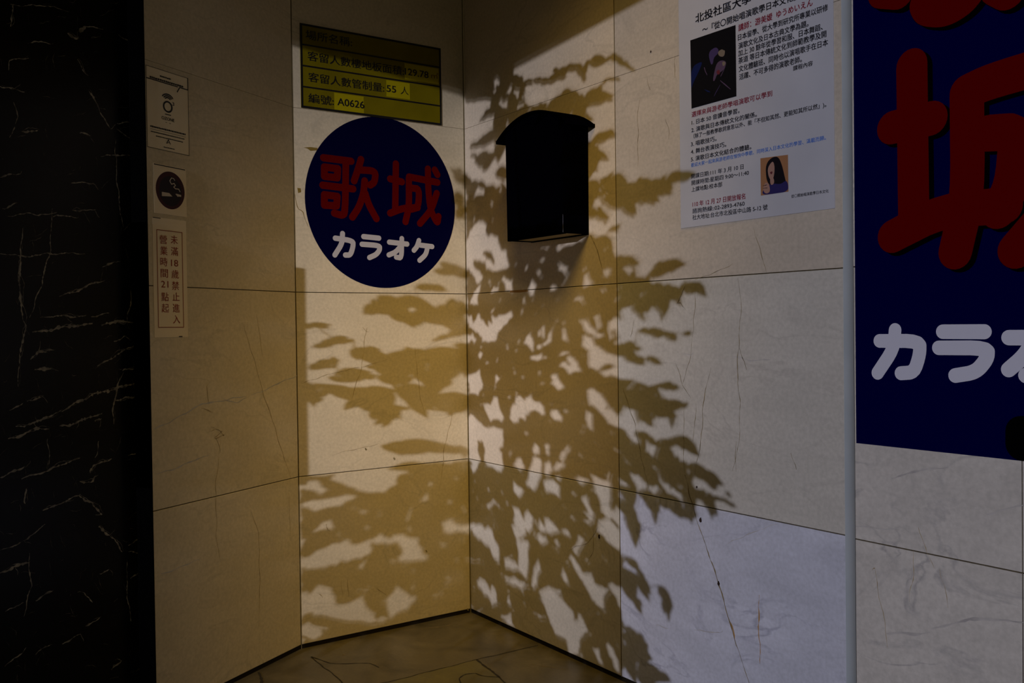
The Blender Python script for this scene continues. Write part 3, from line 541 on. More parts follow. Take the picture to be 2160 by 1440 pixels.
for k, c in {'ph_dark': (.004, .004, .006), 'ph_blue': (.006, .012, .07), 'ph_purple': (.05, .035, .11), 'ph_mauve': (.08, .05, .10), 'ph_pale': (.17, .14, .11), 'ph_red': (.12, .02, .03), 'ph_orange': (.28, .14, .07), 'ph_hair': (.006, .005, .009), 'ph_face': (.30, .18, .15), 'ph_dress': (.022, .018, .10), 'ph_mouth': (.10, .02, .03)}.items(): M[k] = mat(k, c, .5, .2)
def pic(mb, cr, pts, d, k, sm=True):
    P = [PD.px(*cr(*p)) for p in pts]
    if sm:
        for _ in range(2): P = [q_ for i in range(len(P)) for q_ in ((P[i][0]*.75+P[(i+1) % len(P)][0]*.25, P[i][1]*.75+P[(i+1) % len(P)][1]*.25), (P[i][0]*.25+P[(i+1) % len(P)][0]*.75, P[i][1]*.25+P[(i+1) % len(P)][1]*.75))]
    flat(mb, PD, P, d, k)
mb = MB(); pic(mb, p6, [(215,492),(230,1320),(776,1170),(765,305)], .0020, 'ph_dark', False)
pic(mb, p6, [(222,820),(360,740),(350,800),(290,930),(245,1020),(228,1100)], .0021, 'ph_blue')
pic(mb, p6, [(430,640),(520,570),(560,600),(555,650),(500,700),(490,780),(465,790)], .0021, 'ph_purple'); pic(mb, p6, [(545,640),(590,600),(640,600),(630,690),(570,690)], .0022, 'ph_pale')
pic(mb, p6, [(560,580),(610,550),(650,570),(640,620),(600,600)], .0023, 'ph_dark'); pic(mb, p6, [(540,760),(600,730),(655,750),(640,820),(600,870),(540,900),(510,990),(488,980),(510,860)], .0021, 'ph_mauve'); pic(mb, p6, [(600,750),(645,750),(640,790),(610,810)], .0022, 'ph_pale'); pic(mb, p6, [(530,870),(570,840),(580,900),(545,910)], .0023, 'ph_red')
for s_, k in (([(385,820),(400,870),(422,915)], 'ph_mauve'), ([(580,980),(640,1030),(705,1085)], 'ph_mauve'), ([(505,1170),(530,1120),(580,1030)], 'ph_purple'), ([(640,810),(620,860),(585,930)], 'ph_mauve'), ([(390,1090),(430,1110),(460,1120)], 'ph_blue')):
    PD.ribbon(mb, [PD.px(*p6(*x)) for x in s_], .0022, .0024, k)
mb.build('concert_photo', t)
mb = MB(); pic(mb, p7, [(860,715),(865,1080),(1135,1040),(1130,680)], .0020, 'ph_orange', False)
pic(mb, p7, [(935,740),(985,700),(1040,700),(1075,790),(1100,900),(1115,960),(1040,1000),(960,990),(925,940),(915,880),(912,800)], .0021, 'ph_hair')
pic(mb, p7, [(955,770),(985,740),(1000,790),(998,860),(985,920),(960,930),(940,890),(930,820)], .0022, 'ph_face'); pic(mb, p7, [(950,850),(985,840),(970,880)], .0023, 'ph_mouth')
pic(mb, p7, [(870,1075),(900,1000),(980,960),(1060,970),(1110,930),(1132,960),(1134,1040),(1000,1060)], .0023, 'ph_dress'); pic(mb, p7, [(955,900),(990,900),(1000,960),(960,985)], .00235, 'ph_face'); pic(mb, p7, [(890,990),(910,950),(945,960),(960,1040),(920,1065),(890,1040)], .0024, 'ph_face')
for s_ in ([(885,985),(925,975)], [(885,1010),(930,1005)]): PD.ribbon(mb, [PD.px(*p7(*x)) for x in s_], .0012, .0025, 'ph_hair')
mb.build('portrait_photo', t)

# ------------------------------------------------------------------ big navy sign on the far right wall
c8 = crop(1760, 0, 1.44)
SA0 = PE.px(1803, 500, .002)[0]
t = thing('karaoke_sign', 'large navy sign board with red and white lettering on the far right wall', 'sign', PE.w(SA0+.5, 0.71, 0))
mb = MB(); sz = PE.px(1805, 934, .002)[1]; PE.box(mb, SA0, SA0+1.05, sz, 2.05, .0002, .0020, 'navy_sign'); mb.build('board', t)
G = [[(238,200),(244,660)], [(178,388),(298,360)], [(180,718),(330,640),(520,625)], [(405,285),(408,600),(370,765)], [(405,280),(470,250),(640,200)], [(470,405),(560,400),(545,560),(500,640)], [(640,150),(650,420),(700,640),(800,780)], [(720,470),(660,640),(555,760)], [(730,190),(790,230)],
     [(150,-25),(200,-22)], [(430,-60),(400,-5),(345,30),(290,28),(280,10)], [(500,-40),(530,-25)]]
strokes('letter_shadow', PE, c8, G, .0640, .0022, 'emblem', t, (14, 9))
strokes('red_lettering', PE, c8, G, .0640, .0036, 'sign_red', t)
K2 = [[(140,1035),(262,1035),(262,1075),(245,1130),(205,1133)], [(187,1002),(182,1060),(134,1132)], [(332,1007),(458,1007)], [(320,1056),(468,1056),(466,1090),(432,1130),(370,1140)], [(533,1025),(680,1025)], [(625,995),(625,1145),(585,1140)], [(600,1050),(575,1085),(532,1122)], [(760,1000),(745,1050),(720,1080)], [(770,1040),(870,1045)], [(830,1050),(815,1110),(770,1145)]]
strokes('white_lettering', PE, c8, K2, .0268, .0026, 'sign_white', t)
mb = MB(); PE.stroke(mb, [PE.px(*c8(571, 1312)), PE.px(*c8(571, 1350))], .056, .0022, .0025, 'emblem'); PE.stroke(mb, [PE.px(*c8(572, 1312)), PE.px(*c8(760, 1326))], .056, .0022, .0026, 'emblem'); PE.stroke(mb, [PE.px(*c8(572, 1350)), PE.px(*c8(760, 1364))], .056, .0022, .0027, 'emblem'); mb.build('black_emblem', t)

# ------------------------------------------------------------------ unseen slim board added beside the black wall so its edge shades the fold
mb = MB(); PB.box(mb, -1.36, -1.08, .685, 1.290, -.052, .029, 'black_edge'); struct(mb.build('fold_shade_board', bevel=.002))

# ------------------------------------------------------------------ potted shrub between the sun and the niche (out of the picture)
E1 = Vector((math.cos(AZ), math.sin(AZ), 0)); E2 = Vector((-math.sin(AZ)*math.sin(EL), math.cos(AZ)*math.sin(EL), math.cos(EL)))
def lp(a, b, dt=0.0): return E1*a + E2*b + SUN*(2.20 + 0.72*a + dt)
M['leaf'] = noisy('leaf_green', (0.035, 0.075, 0.018), (0.06, 0.12, 0.03), 30, rough=0.4)
M['bark'] = noisy('bark', (0.09, 0.065, 0.035), (0.16, 0.12, 0.07), 60, rough=0.9)
M['pot'] = noisy('terracotta', (0.24, 0.10, 0.05), (0.30, 0.13, 0.07), 12, rough=0.8)
M['soil'] = noisy('soil', (0.02, 0.014, 0.008), (0.05, 0.035, 0.02), 80, rough=1.0)
TRUNK = [(0.2742, 0.0525), (0.2829, 0.0941), (0.2917, 0.1357), (0.3004, 0.1774), (0.3092, 0.219), (0.3167, 0.2623), (0.3243, 0.3056), (0.3318, 0.3489), (0.3394, 0.3922), (0.3437, 0.431), (0.348, 0.4697), (0.3523, 0.5085), (0.3565, 0.5473), (0.3597, 0.5821), (0.3629, 0.6169), (0.366, 0.6517), (0.3692, 0.6865), (0.3651, 0.7389), (0.361, 0.7912), (0.3569, 0.8436), (0.3528, 0.8959), (0.3485, 0.9452), (0.3443, 0.9946), (0.3401, 1.0439), (0.3359, 1.0932), (0.3318, 1.15), (0.3277, 1.2068), (0.3235, 1.2636), (0.3194, 1.3204), (0.3176, 1.3629), (0.3158, 1.4055), (0.314, 1.448), (0.3122, 1.4905), (0.3075, 1.5201), (0.3028, 1.5497), (0.2981, 1.5793), (0.2933, 1.6089)]
LEAVES = '''-90 306 127 63 107 489 564 240 123 58 -77 750 74 384 120 43 -160 807 -84 20 126 59 -146 921 -134 782 123 61 -97 60 -48 694 121 52 -163 471
0 56 140 69 -32 712 -20 218 120 47 32 781 808 518 134 67 -63 359 550 1236 130 49 51 550 418 950 148 55 -35 22 786 944 121 49 -6 93
-242 126 131 52 -31 686 400 1152 112 41 -175 449 450 1494 142 52 -138 494 188 788 133 50 -67 57 148 328 113 46 -61 807 -22 152 119 54 175 868
320 1094 111 54 -113 25 420 362 116 57 159 72 116 858 118 58 175 875 102 188 125 51 -34 1061 356 594 147 61 -164 173 -42 844 120 55 26 896
270 1104 126 46 -82 105 706 50 113 46 -25 430 186 988 143 55 -163 271 64 418 139 65 -98 181 458 704 133 63 170 634 484 1000 145 55 -124 197
196 266 117 52 -86 753 708 1214 124 45 -20 828 -6 424 136 59 50 985 256 1022 134 54 -81 482 282 800 145 71 -31 563 504 338 121 48 3 974
736 506 113 49 147 772 292 42 117 50 -29 0 584 74 142 67 -2 356 622 962 122 46 -104 719 240 584 111 47 -126 526 174 256 144 53 -36 518
534 1352 121 56 -138 265 -222 294 122 59 -82 158 758 -8 113 45 -7 375 448 460 147 54 88 1056 -144 322 131 51 -94 131 252 1556 111 44 -29 980
196 460 136 52 89 156 -116 390 145 59 -108 248 60 50 123 47 -52 1029 516 742 135 60 -4 91 122 802 112 43 174 715 290 946 117 51 -139 22
360 718 136 57 173 481 400 1104 126 62 75 381 680 954 115 54 -158 597 562 1064 126 59 -43 108 610 1062 128 48 -32 431 534 552 140 62 -90 152
350 1000 128 64 -129 92 64 1320 149 62 -6 591 316 4 129 59 -19 0 452 608 119 43 13 13 -78 154 136 57 -135 44 292 920 132 57 27 203
606 546 133 55 -90 117 672 222 143 53 2 780 322 1158 132 51 12 659 98 1724 149 66 179 135 202 586 121 59 -93 548 500 1072 120 59 -65 616
572 968 123 60 -20 981 98 986 117 50 -56 777 448 988 130 52 127 192 680 -4 113 48 -67 62 32 1726 116 43 142 217 342 1532 134 59 166 195
-68 454 127 54 -30 605 164 1324 112 49 -46 953 580 622 137 64 115 147 364 220 135 67 -99 558 306 82 115 43 -29 1 -84 704 123 61 -19 290
226 882 144 57 -96 271 416 860 122 48 -97 608 376 784 134 54 -134 1041 578 38 112 41 23 513 186 1552 118 58 55 276 44 154 143 55 169 695
328 394 139 50 -177 600 70 328 126 61 -17 910 258 552 149 58 -151 348 470 390 118 45 -134 495 -52 338 129 59 -19 1052 244 1148 114 55 -105 61
-54 790 145 54 -105 607 194 1258 126 51 76 360 206 1668 123 61 -124 228 484 126 146 66 -33 776 386 184 137 50 -133 664 122 4 121 54 -110 695
-174 670 129 63 -42 387 280 742 113 47 -141 18 692 548 132 53 159 460 142 404 112 52 -54 1048 514 1474 128 59 -106 343 236 64 138 52 -59 371
-84 92 121 59 -109 44 146 124 129 59 -34 479 656 508 136 54 -47 399 478 898 147 62 -94 573 524 136 122 48 -51 244 220 740 121 45 -79 89
210 1174 121 44 -35 360 482 550 125 46 -114 182 622 246 126 48 60 104 372 12 115 57 -40 710 -172 156 142 68 99 960 188 328 118 59 -108 380
72 652 128 50 -33 471 -166 372 123 56 17 736 642 1240 133 50 -43 207 -64 962 119 54 -166 861 106 1294 144 64 -65 726 138 1014 139 51 25 258
0 832 122 55 -94 1058 502 506 118 55 -36 803 634 72 114 55 -63 583 114 762 129 59 69 952 320 600 133 52 -56 77 526 276 115 49 -132 38
722 690 144 56 -4 331 96 1054 120 56 94 258 -232 -44 121 49 -70 340 646 722 129 50 18 331 404 546 118 55 -103 525 34 226 120 54 -35 478
354 930 115 43 -129 439 222 394 119 47 -29 408 178 730 125 52 -165 297 248 458 120 45 -40 461 790 666 111 50 -23 367 548 -38 138 52 -56 513
120 464 116 53 -6 1048 506 646 126 48 62 59 438 258 114 55 -103 621 616 126 114 52 -85 568 676 996 115 47 -44 76 40 816 135 51 9 528
-134 982 121 46 29 1014 12 352 115 48 -99 326 248 10 111 54 -37 74 690 384 118 43 -60 497 182 682 117 50 -76 89 568 940 116 43 4 453
872 440 116 43 -84 477 454 750 113 41 -47 1041 442 1536 119 50 10 913 562 404 95 43 -62 130 578 1018 104 42 -47 95 788 1216 96 41 167 932
-168 300 118 53 152 263 158 170 97 35 -12 146 662 820 91 33 -7 281 422 -22 101 45 -46 933 284 844 93 41 -20 71 184 882 91 37 4 52
-278 244 106 45 -129 547 592 290 103 39 -58 168 548 1272 103 40 172 404 -44 248 101 37 -29 263 36 702 111 44 -5 42 156 1272 99 42 -80 859
202 1392 94 42 -31 742 302 108 100 38 -24 119 34 1372 89 39 -114 412 838 500 92 40 -125 252 444 1098 99 41 149 66 588 508 119 44 4 684
124 1670 121 50 -45 656 416 1040 90 45 -177 911 588 732 116 51 -35 1008 24 198 108 41 -6 101 128 1460 95 42 6 467 34 852 93 36 -139 530
602 1500 98 40 -11 696 614 -56 115 44 -67 425 816 952 91 36 166 390 294 1048 94 37 -108 24 168 84 115 42 -88 486 268 1648 99 42 -44 841
190 1492 113 56 -106 406 528 780 95 34 -50 689 -130 122 107 46 -77 704 318 242 91 42 -96 1062 564 1112 91 44 -40 431 -18 12 90 42 -10 756
300 414 95 41 8 538 84 16 100 37 40 874 -216 144 101 37 -61 291 326 892 89 32 -83 645 486 452 91 40 -29 635 654 574 90 44 -54 103
474 652 110 40 33 59 500 856 98 44 -86 574 -100 812 95 46 -69 60 486 174 107 39 -44 305 -62 542 90 36 -16 503 814 438 92 37 154 936
244 1590 97 45 -73 841 -40 474 104 40 -10 456 736 980 94 42 -13 507 -140 -18 117 48 33 340 684 188 91 41 -52 104 908 510 93 35 -25 410
502 830 89 42 -7 123 184 524 92 34 -97 1033 178 1590 91 41 -43 395 632 438 91 34 -91 754 -4 112 94 46 -34 735 30 992 90 36 -178 110
-62 398 93 44 -115 743 36 1696 100 43 -26 654 -168 810 96 44 -26 765 -236 700 93 39 157 619 -70 216 102 37 -57 37 236 1088 105 40 7 482
564 1330 108 47 -116 483 584 1114 97 37 178 688 162 1084 94 39 24 732 -16 940 105 43 -34 734 744 1210 105 44 -47 817 182 48 90 42 15 396
246 962 93 42 -69 610 384 912 96 40 -112 175 416 684 93 36 -156 91 336 368 110 43 -7 538 -92 546 106 49 12 795 120 1526 90 42 -175 229
20 1276 93 38 -108 726 740 930 95 39 8 595 400 406 107 42 -9 502 600 904 95 35 -76 354 616 832 98 37 -32 636 650 1208 101 39 -25 207
290 520 96 40 -97 77 502 374 90 33 -16 82 346 632 90 36 -162 700 -166 96 116 46 57 373 740 656 90 34 -56 500 -252 334 99 36 32 931
690 436 96 37 -93 497 -96 670 81 34 -64 775 -238 94 82 36 -92 511 124 1092 83 35 -23 760 352 1122 74 33 -179 616 750 430 82 35 144 492
430 1614 78 28 5 917 200 1334 90 42 111 859 252 756 74 32 -79 1017 180 -12 84 32 -34 270 340 160 84 37 -109 919 290 1562 76 31 3 406
-28 992 76 28 -89 734 50 878 75 32 -135 222 90 1468 85 33 -6 221 82 786 82 37 -92 534 470 206 80 35 -23 137 -290 296 85 34 -109 80
-158 204 73 32 -49 835 180 1032 84 33 -83 264 -210 264 84 36 -171 857 566 1198 73 34 -15 46 538 230 85 32 -6 909 650 6 80 30 -51 112
64 534 73 30 -80 877 250 160 81 30 -21 738 278 482 74 31 76 538 516 442 88 36 -149 982 800 1016 85 31 -174 443 82 1120 78 29 -48 993
688 1186 79 34 -52 68 154 1626 92 41 -128 441 302 984 74 31 -67 63 20 1082 77 36 74 725 834 674 72 30 1 942 700 340 77 36 -85 699
424 164 83 31 8 136 0 474 73 33 110 487 728 202 74 27 -55 826 342 80 77 36 -40 1 -82 762 76 35 -50 60 670 1250 94 41 -47 892
628 688 85 40 -46 567 178 896 94 35 -126 121 188 842 83 40 135 150 346 800 73 32 29 140 668 1050 81 33 13 185 630 280 87 39 132 251
26 1392 77 38 -42 873 800 918 76 37 -101 1027 552 342 81 36 53 386 -198 -28 82 32 -45 718 -264 2 76 33 -30 171 686 814 81 30 131 737
574 1520 74 32 7 51 4 310 81 31 9 1040 476 -40 83 31 -172 691 430 304 73 27 -1 118 -206 748 73 30 20 475 354 534 75 31 -83 13
456 582 73 35 22 173 -284 682 76 30 -81 1003 846 586 76 31 170 472 448 846 78 34 -25 973 740 -34 75 28 -2 717 640 926 79 29 -50 719
226 230 88 33 -73 1026 558 120 77 28 4 903 312 274 79 31 -30 590 100 1518 77 31 -19 894 806 578 74 28 1 615 150 1228 80 37 164 564
-34 674 76 36 -163 157 588 10 78 35 99 224 182 222 73 30 1 420 -122 952 87 39 -59 882 296 240 78 28 -104 5 -154 632 78 30 -129 775
760 710 85 31 32 485 -92 996 81 39 -18 762 518 16 80 29 -114 124 202 164 72 32 -1 738 246 98 75 36 -59 119 390 834 85 34 -15 19
-174 32 83 31 -61 673 -8 1116 92 36 -20 1066 718 22 79 29 8 112 366 -22 74 32 -3 978 66 478 72 34 -95 924 -238 408 80 30 -28 627
-290 128 80 35 -93 49 260 370 74 27 -78 235 330 1056 74 31 138 23 530 1594 73 27 -55 391 14 1044 74 28 -94 799 328 422 74 31 -131 10
728 568 78 28 -87 606 470 294 77 37 -120 56 -162 712 71 27 4 262 572 1604 60 22 149 435 84 702 72 26 -17 667 890 954 66 30 -3 714
498 1616 62 24 -24 920 118 1348 65 30 -65 587 802 428 61 27 -24 594 798 196 69 30 -45 446 128 1604 61 24 -156 1001 150 84 60 27 71 138
92 50 71 32 -42 87 154 626 58 28 -10 522 572 556 78 30 82 216 600 1184 60 29 -21 310 396 300 70 27 35 118 460 1618 70 34 10 295
102 338 77 28 122 78 584 1246 60 28 -33 986 692 512 64 24 156 141 238 1530 66 24 -54 84 322 642 68 28 -34 526 176 386 61 25 -84 85
700 716 62 26 -146 560 862 490 61 24 -145 193 160 442 65 30 -72 925 92 1382 65 26 -31 392 522 930 61 23 -67 192 806 170 58 24 -92 584
350 1090 59 29 137 97 864 410 64 28 -179 246 346 870 64 26 -7 598 606 868 65 24 -56 640 376 668 74 32 -77 16 164 190 59 28 -70 370
-262 -44 63 28 41 843 932 434 69 27 -83 766 88 1670 62 31 -39 113 584 1396 58 24 -168 437 624 34 58 22 -37 312 -150 214 61 24 -109 694
24 122 62 24 -87 54 -228 78 62 29 51 673 -112 164 61 27 -154 145 692 78 69 27 -22 583 512 1120 61 26 170 94 332 702 58 24 -20 455
406 240 58 26 -77 613 848 1230 71 29 -3 922 596 1600 77 33 -18 870 168 754 67 29 33 191 626 1392 60 22 -25 79 268 622 59 28 -52 685
416 994 61 28 -11 47 370 756 62 24 171 17 206 1628 60 24 -37 395 62 1286 64 31 -135 1064 842 1018 60 26 -11 1004 164 1460 62 24 -77 125
528 694 59 22 -58 65 718 234 66 27 117 660 -36 1112 60 24 11 666 280 1614 60 23 -113 36 458 1150 65 29 -135 46 630 492 63 27 72 256
938 498 70 33 -22 410 -22 364 65 27 49 69 558 902 71 28 -56 280 318 120 66 25 -20 2 330 762 59 25 73 140 -122 478 74 29 -165 577
646 606 76 29 158 546 -138 4 61 24 -139 586 786 854 61 25 -4 669 752 536 62 26 -40 546 220 514 60 24 31 624 -12 994 65 26 -90 734
-6 1432 68 30 141 860 210 -14 71 26 153 693 438 -12 60 26 -57 202 716 790 59 24 -27 749 96 1482 61 23 169 823 472 1032 67 25 64 911
28 1066 58 28 178 799 186 1696 60 23 -49 106 10 672 61 23 -112 389 880 570 65 29 -41 45 420 802 59 24 -141 194 300 726 65 24 37 661
-208 760 65 30 13 887 212 694 65 28 53 663 906 456 63 25 -21 246 68 232 65 24 -10 58 100 118 59 25 -86 126 -162 774 65 24 -57 329
434 662 58 24 -59 16 214 1144 67 26 110 105 604 1342 64 25 -34 880 678 442 71 31 -38 190 716 654 61 23 -91 287 200 120 62 28 -1 144
32 410 63 25 -78 865 -244 848 59 22 -143 972 -12 258 59 26 -14 174 624 1094 72 27 -74 266 72 1520 60 22 -4 358 766 398 59 22 -84 393
-72 1054 59 23 18 762 512 1530 66 24 -48 965 514 396 59 23 -36 284 686 268 63 24 154 327 748 444 75 29 -10 884 784 1004 63 24 -6 796
-12 1352 59 23 -85 832 652 670 58 26 -109 169 390 1616 59 23 -15 614 344 452 63 28 80 9 -30 538 61 28 -14 805 752 1238 63 23 -13 269
698 1046 66 29 -17 836 -86 -8 52 24 17 458 658 974 47 19 -132 76 548 1452 48 19 -94 751 -288 332 48 18 -48 931 428 492 47 22 -165 239
-220 176 52 23 -142 231 792 970 48 18 -22 93 502 -8 43 18 -123 702 818 722 44 17 151 630 480 488 46 22 -37 510 -242 396 43 16 22 596
376 528 43 21 32 855 112 300 43 19 -31 818 20 928 44 20 -21 160 280 968 44 16 -83 63 128 1150 48 19 -50 292 88 624 48 18 -29 856
-276 380 52 20 -5 931 776 1192 49 20 -33 504 396 634 43 20 119 100 332 652 49 19 -36 898 272 1594 52 21 -24 841 -44 750 43 20 -116 968
612 1010 43 20 -16 929 94 878 48 23 2 533 628 840 45 16 -119 201 112 706 43 17 93 952 80 836 46 20 -142 939 114 830 49 19 -8 533
-292 -66 50 25 -81 421 760 860 50 21 -176 459 -144 532 50 21 -28 275 276 372 46 21 -119 8 296 210 50 19 69 1060 288 176 44 20 -111 1060
342 838 49 19 9 372 720 68 45 22 -59 430 -148 692 55 23 -75 387 26 1758 43 18 -41 866 34 970 43 17 -89 834 682 580 46 19 -57 240
-182 330 51 19 27 158 204 664 45 18 79 1028 484 92 44 19 -69 356 508 1148 44 22 -169 233 56 1132 57 23 -50 318 482 1552 51 21 -35 114
158 1570 52 24 -122 84 114 1246 43 16 68 997 528 1258 43 19 2 986 546 1596 45 18 -104 435 472 1066 45 18 66 218 376 300 44 17 -26 820
-186 956 44 16 -109 364 736 720 45 19 150 179 658 1584 48 17 -23 682 398 474 46 17 -39 830 218 798 45 18 -75 333 216 1202 47 18 -57 132
532 808 44 20 -71 230 822 636 46 20 -90 323 612 746 45 21 39 697 586 196 52 20 157 153 282 1180 43 20 169 25 -254 784 50 19 25 1038
-234 734 44 17 -13 347 764 790 45 17 -15 737 514 954 57 21 -33 413 516 890 46 19 -64 1055 296 1638 45 22 -17 448 650 -14 56 22 -99 375
-14 494 52 21 13 743 910 946 55 25 -48 390 -268 768 46 18 -140 887 650 410 45 19 -60 670 88 964 43 19 -19 162 724 598 43 18 -165 385
650 102 46 17 -41 653 794 170 44 21 -89 394 -264 688 43 17 -117 139 -108 38 47 20 -135 921 146 1364 43 16 -29 953 362 470 46 18 3 10
-144 406 50 21 63 83 308 310 43 16 78 365 -12 1308 48 22 -104 819 312 330 47 17 88 590 710 154 50 21 -56 945 780 452 44 18 -158 73
730 902 46 17 -45 48 -246 390 46 22 -1 650 704 1010 55 22 77 249 326 848 44 18 -91 541 590 108 46 17 -25 165 388 354 51 19 -53 633
24 874 51 25 -84 845 632 -42 45 20 -36 362 108 1598 43 18 1 983 266 874 51 19 -146 102 -128 436 51 25 -115 86 744 594 44 19 -19 907
-26 786 51 20 -112 186 436 910 44 19 -48 946 526 1298 44 18 151 404 208 1026 46 20 4 308 -152 744 47 22 -38 639 602 1386 49 19 -175 722
398 276 46 18 -21 118 354 1628 49 18 -29 825 762 582 46 20 -31 582 462 1118 56 21 8 792 698 828 53 22 -27 749 874 1224 57 26 1 434
-130 662 43 16 -8 366 616 780 44 17 2 697 472 262 45 16 -49 668 574 378 54 20 180 930 116 1154 52 21 -44 521 170 472 45 18 -119 176
-12 534 45 16 -70 805 56 906 43 21 -36 519 -260 430 44 20 -27 1016 820 842 51 19 -33 536 174 1662 44 17 -68 441 804 722 51 23 -178 958
100 948 46 17 -56 162 112 1436 49 21 4 221 350 346 55 20 -69 8 546 666 53 19 -36 758 406 486 47 18 175 904 578 844 45 20 -31 1031
-94 938 46 18 39 762 284 160 50 20 67 454 -116 752 44 18 44 290 630 918 47 22 48 280 844 930 43 19 -56 338 -266 892 44 16 13 1018
672 1570 46 18 -52 1019 776 784 44 18 -21 572 348 966 47 19 48 21 -218 660 43 21 -125 262 -176 642 45 20 82 706 -22 924 48 20 54 1051
-110 262 44 19 -26 199 -294 376 49 22 -127 812 -298 16 44 18 -114 341 122 626 49 21 -149 398 644 126 46 20 -65 184 24 1678 43 18 -29 657
640 744 45 18 -6 567 148 1684 52 20 -61 927 56 1670 45 21 -25 423 24 22 49 21 171 1039 296 1116 43 18 -100 25 740 208 46 19 -54 327
268 712 47 17 -50 789 708 1182 50 18 -64 319 178 632 43 17 -133 548 468 224 44 17 -60 621 48 1526 47 20 11 491 40 1088 46 17 -54 811
70 726 45 21 54 166 494 244 48 17 -53 311 746 862 43 18 -21 1025 622 410 43 18 -92 450 284 286 50 21 13 357 -258 836 46 21 -132 972
-214 76 44 17 -122 291 -244 784 37 15 -86 579 -162 990 37 17 -99 364 172 548 36 16 10 254 558 204 34 14 -58 153 8 266 37 18 -83 478
-294 264 33 13 -129 288 -32 908 32 13 22 648 114 1226 35 13 -63 816 636 1594 34 13 -6 388 268 514 35 14 -71 872 550 464 36 13 -79 316
234 624 35 17 -177 77 -246 166 38 17 -15 291 86 302 39 16 28 518 638 1066 32 13 -83 836 442 810 37 18 -150 987 214 210 35 14 -176 355
578 -34 35 13 -23 977 416 330 31 12 -27 1057 264 -20 36 15 -7 1067 -138 210 39 19 -81 231 136 94 32 12 -81 486 560 1494 37 14 -23 343
552 774 34 13 167 219 636 1140 32 13 -176 787 682 354 35 13 -53 1010 424 626 39 19 -32 525 418 1504 34 14 7 114 504 18 33 13 82 345
22 6 34 13 -22 874 -134 174 33 13 -167 429 734 50 38 14 -92 542 -156 612 34 15 -116 619 46 468 35 15 -69 971 6 498 36 15 -21 577
596 1200 33 13 -54 400 326 44 37 15 -48 0 844 464 38 14 -26 193 -40 102 33 13 -51 735 78 540 36 14 79 377 860 962 37 16 53 641
160 776 39 14 -47 939 174 1358 32 13 12 210 710 -24 36 13 -80 81 -180 -14 32 14 159 506 630 1032 38 15 64 529 -56 734 41 16 57 209
316 1636 38 17 -40 448 640 1394 38 15 -43 424 96 228 32 14 135 891 -136 940 32 13 -48 1036 10 1008 33 15 -105 969 64 1354 35 13 0 842
368 56 31 13 -44 328 638 864 35 15 -55 531 -248 246 32 13 -167 205 868 846 32 14 -178 628 38 914 34 13 -76 626 130 1054 34 14 39 806
584 484 34 13 -11 399 -48 998 34 13 -163 861 -46 128 31 12 -42 145 -212 392 34 16 -166 589 730 792 31 14 -16 466 168 148 31 12 -127 975
530 876 31 13 -39 574 616 -12 33 12 -57 224 -282 436 34 16 9 627 162 1400 39 14 131 296 -22 456 36 17 3 326 736 638 33 12 -12 935
-16 180 32 14 -48 101 52 1738 33 12 -72 866 34 304 33 13 -8 128 646 -44 32 15 -91 576 676 800 39 15 -51 201 514 314 34 13 174 339
564 1454 31 12 -33 343 320 132 33 15 -83 919 224 274 33 17 -52 355 646 468 33 13 -81 484 366 1058 40 20 -46 415 -54 -2 32 14 -2 506
-176 838 31 14 -4 480 528 626 31 13 -74 96 -112 76 31 12 -106 921 94 1128 36 14 108 1011 -292 210 33 12 37 679 -96 970 34 13 -144 268
326 346 34 13 7 7 8 1236 33 14 -122 838 -212 818 32 13 -98 757 948 454 32 13 7 1044 502 186 32 13 169 149 804 1236 31 13 33 524
-208 244 33 13 13 729 456 672 35 13 -9 481 50 1490 31 15 170 794 786 466 34 14 -68 141 118 1614 31 14 19 1001 594 776 38 16 -160 620
-74 668 32 14 -29 720 428 182 31 12 -34 305 62 1028 36 13 -106 732 608 1172 31 14 119 400 828 846 33 13 147 628 592 252 32 13 -96 38
-78 200 31 13 -22 37 162 906 35 14 -141 821 518 994 36 15 -116 109 480 1148 33 13 5 50 -56 1050 37 15 -1 493 440 556 31 13 22 349
648 1138 32 14 -46 966 840 536 31 11 -68 252 244 728 32 12 -72 177 784 1024 31 12 4 1004 632 1486 33 16 -31 824 426 1068 31 14 -85 97
432 1634 31 15 -14 920 80 1450 33 16 -33 221 -142 550 35 13 -165 245 754 990 33 13 -79 93 586 876 32 15 -3 640 42 126 33 13 59 54
56 1070 34 16 3 837 132 306 33 13 -36 403 336 532 33 13 -17 872 780 916 33 12 -53 338 446 526 38 14 -145 515 692 1554 33 13 -60 643
-6 536 32 14 -70 708 154 1056 32 14 -9 308 160 356 31 15 -79 85 356 428 35 13 -98 384 596 482 34 15 -24 733 934 484 39 15 155 451
14 1120 32 12 113 383 -286 394 31 14 -8 523 138 1134 32 14 -66 521 794 488 31 12 143 711 780 704 37 13 -48 560 142 1250 33 13 -3 151
700 1244 31 11 -24 68 108 356 34 14 57 1050 4 1298 33 14 -166 277 358 302 35 16 -12 848 216 942 31 13 35 332 286 1656 32 14 -63 575
158 1490 32 13 95 444 598 1530 32 12 21 223 326 1634 31 12 -58 721 702 200 34 13 -77 251 146 964 33 14 -23 170 602 1224 35 13 142 282
-44 902 37 15 34 1053 418 460 35 13 -16 904 326 808 37 14 -15 334 -18 1338 31 11 -67 591 536 1320 31 15 13 609 42 966 32 12 -128 992
-166 234 32 12 15 694 656 1064 33 12 15 335 28 1042 33 13 -117 322 34 1264 32 12 -115 819 44 1494 33 13 -5 771 -282 886 32 15 36 642
240 1632 31 14 -106 575 14 1372 33 15 -55 463 -268 -28 31 12 112 340 718 602 36 18 4 606 -16 880 33 16 -164 163 354 478 32 12 -93 11
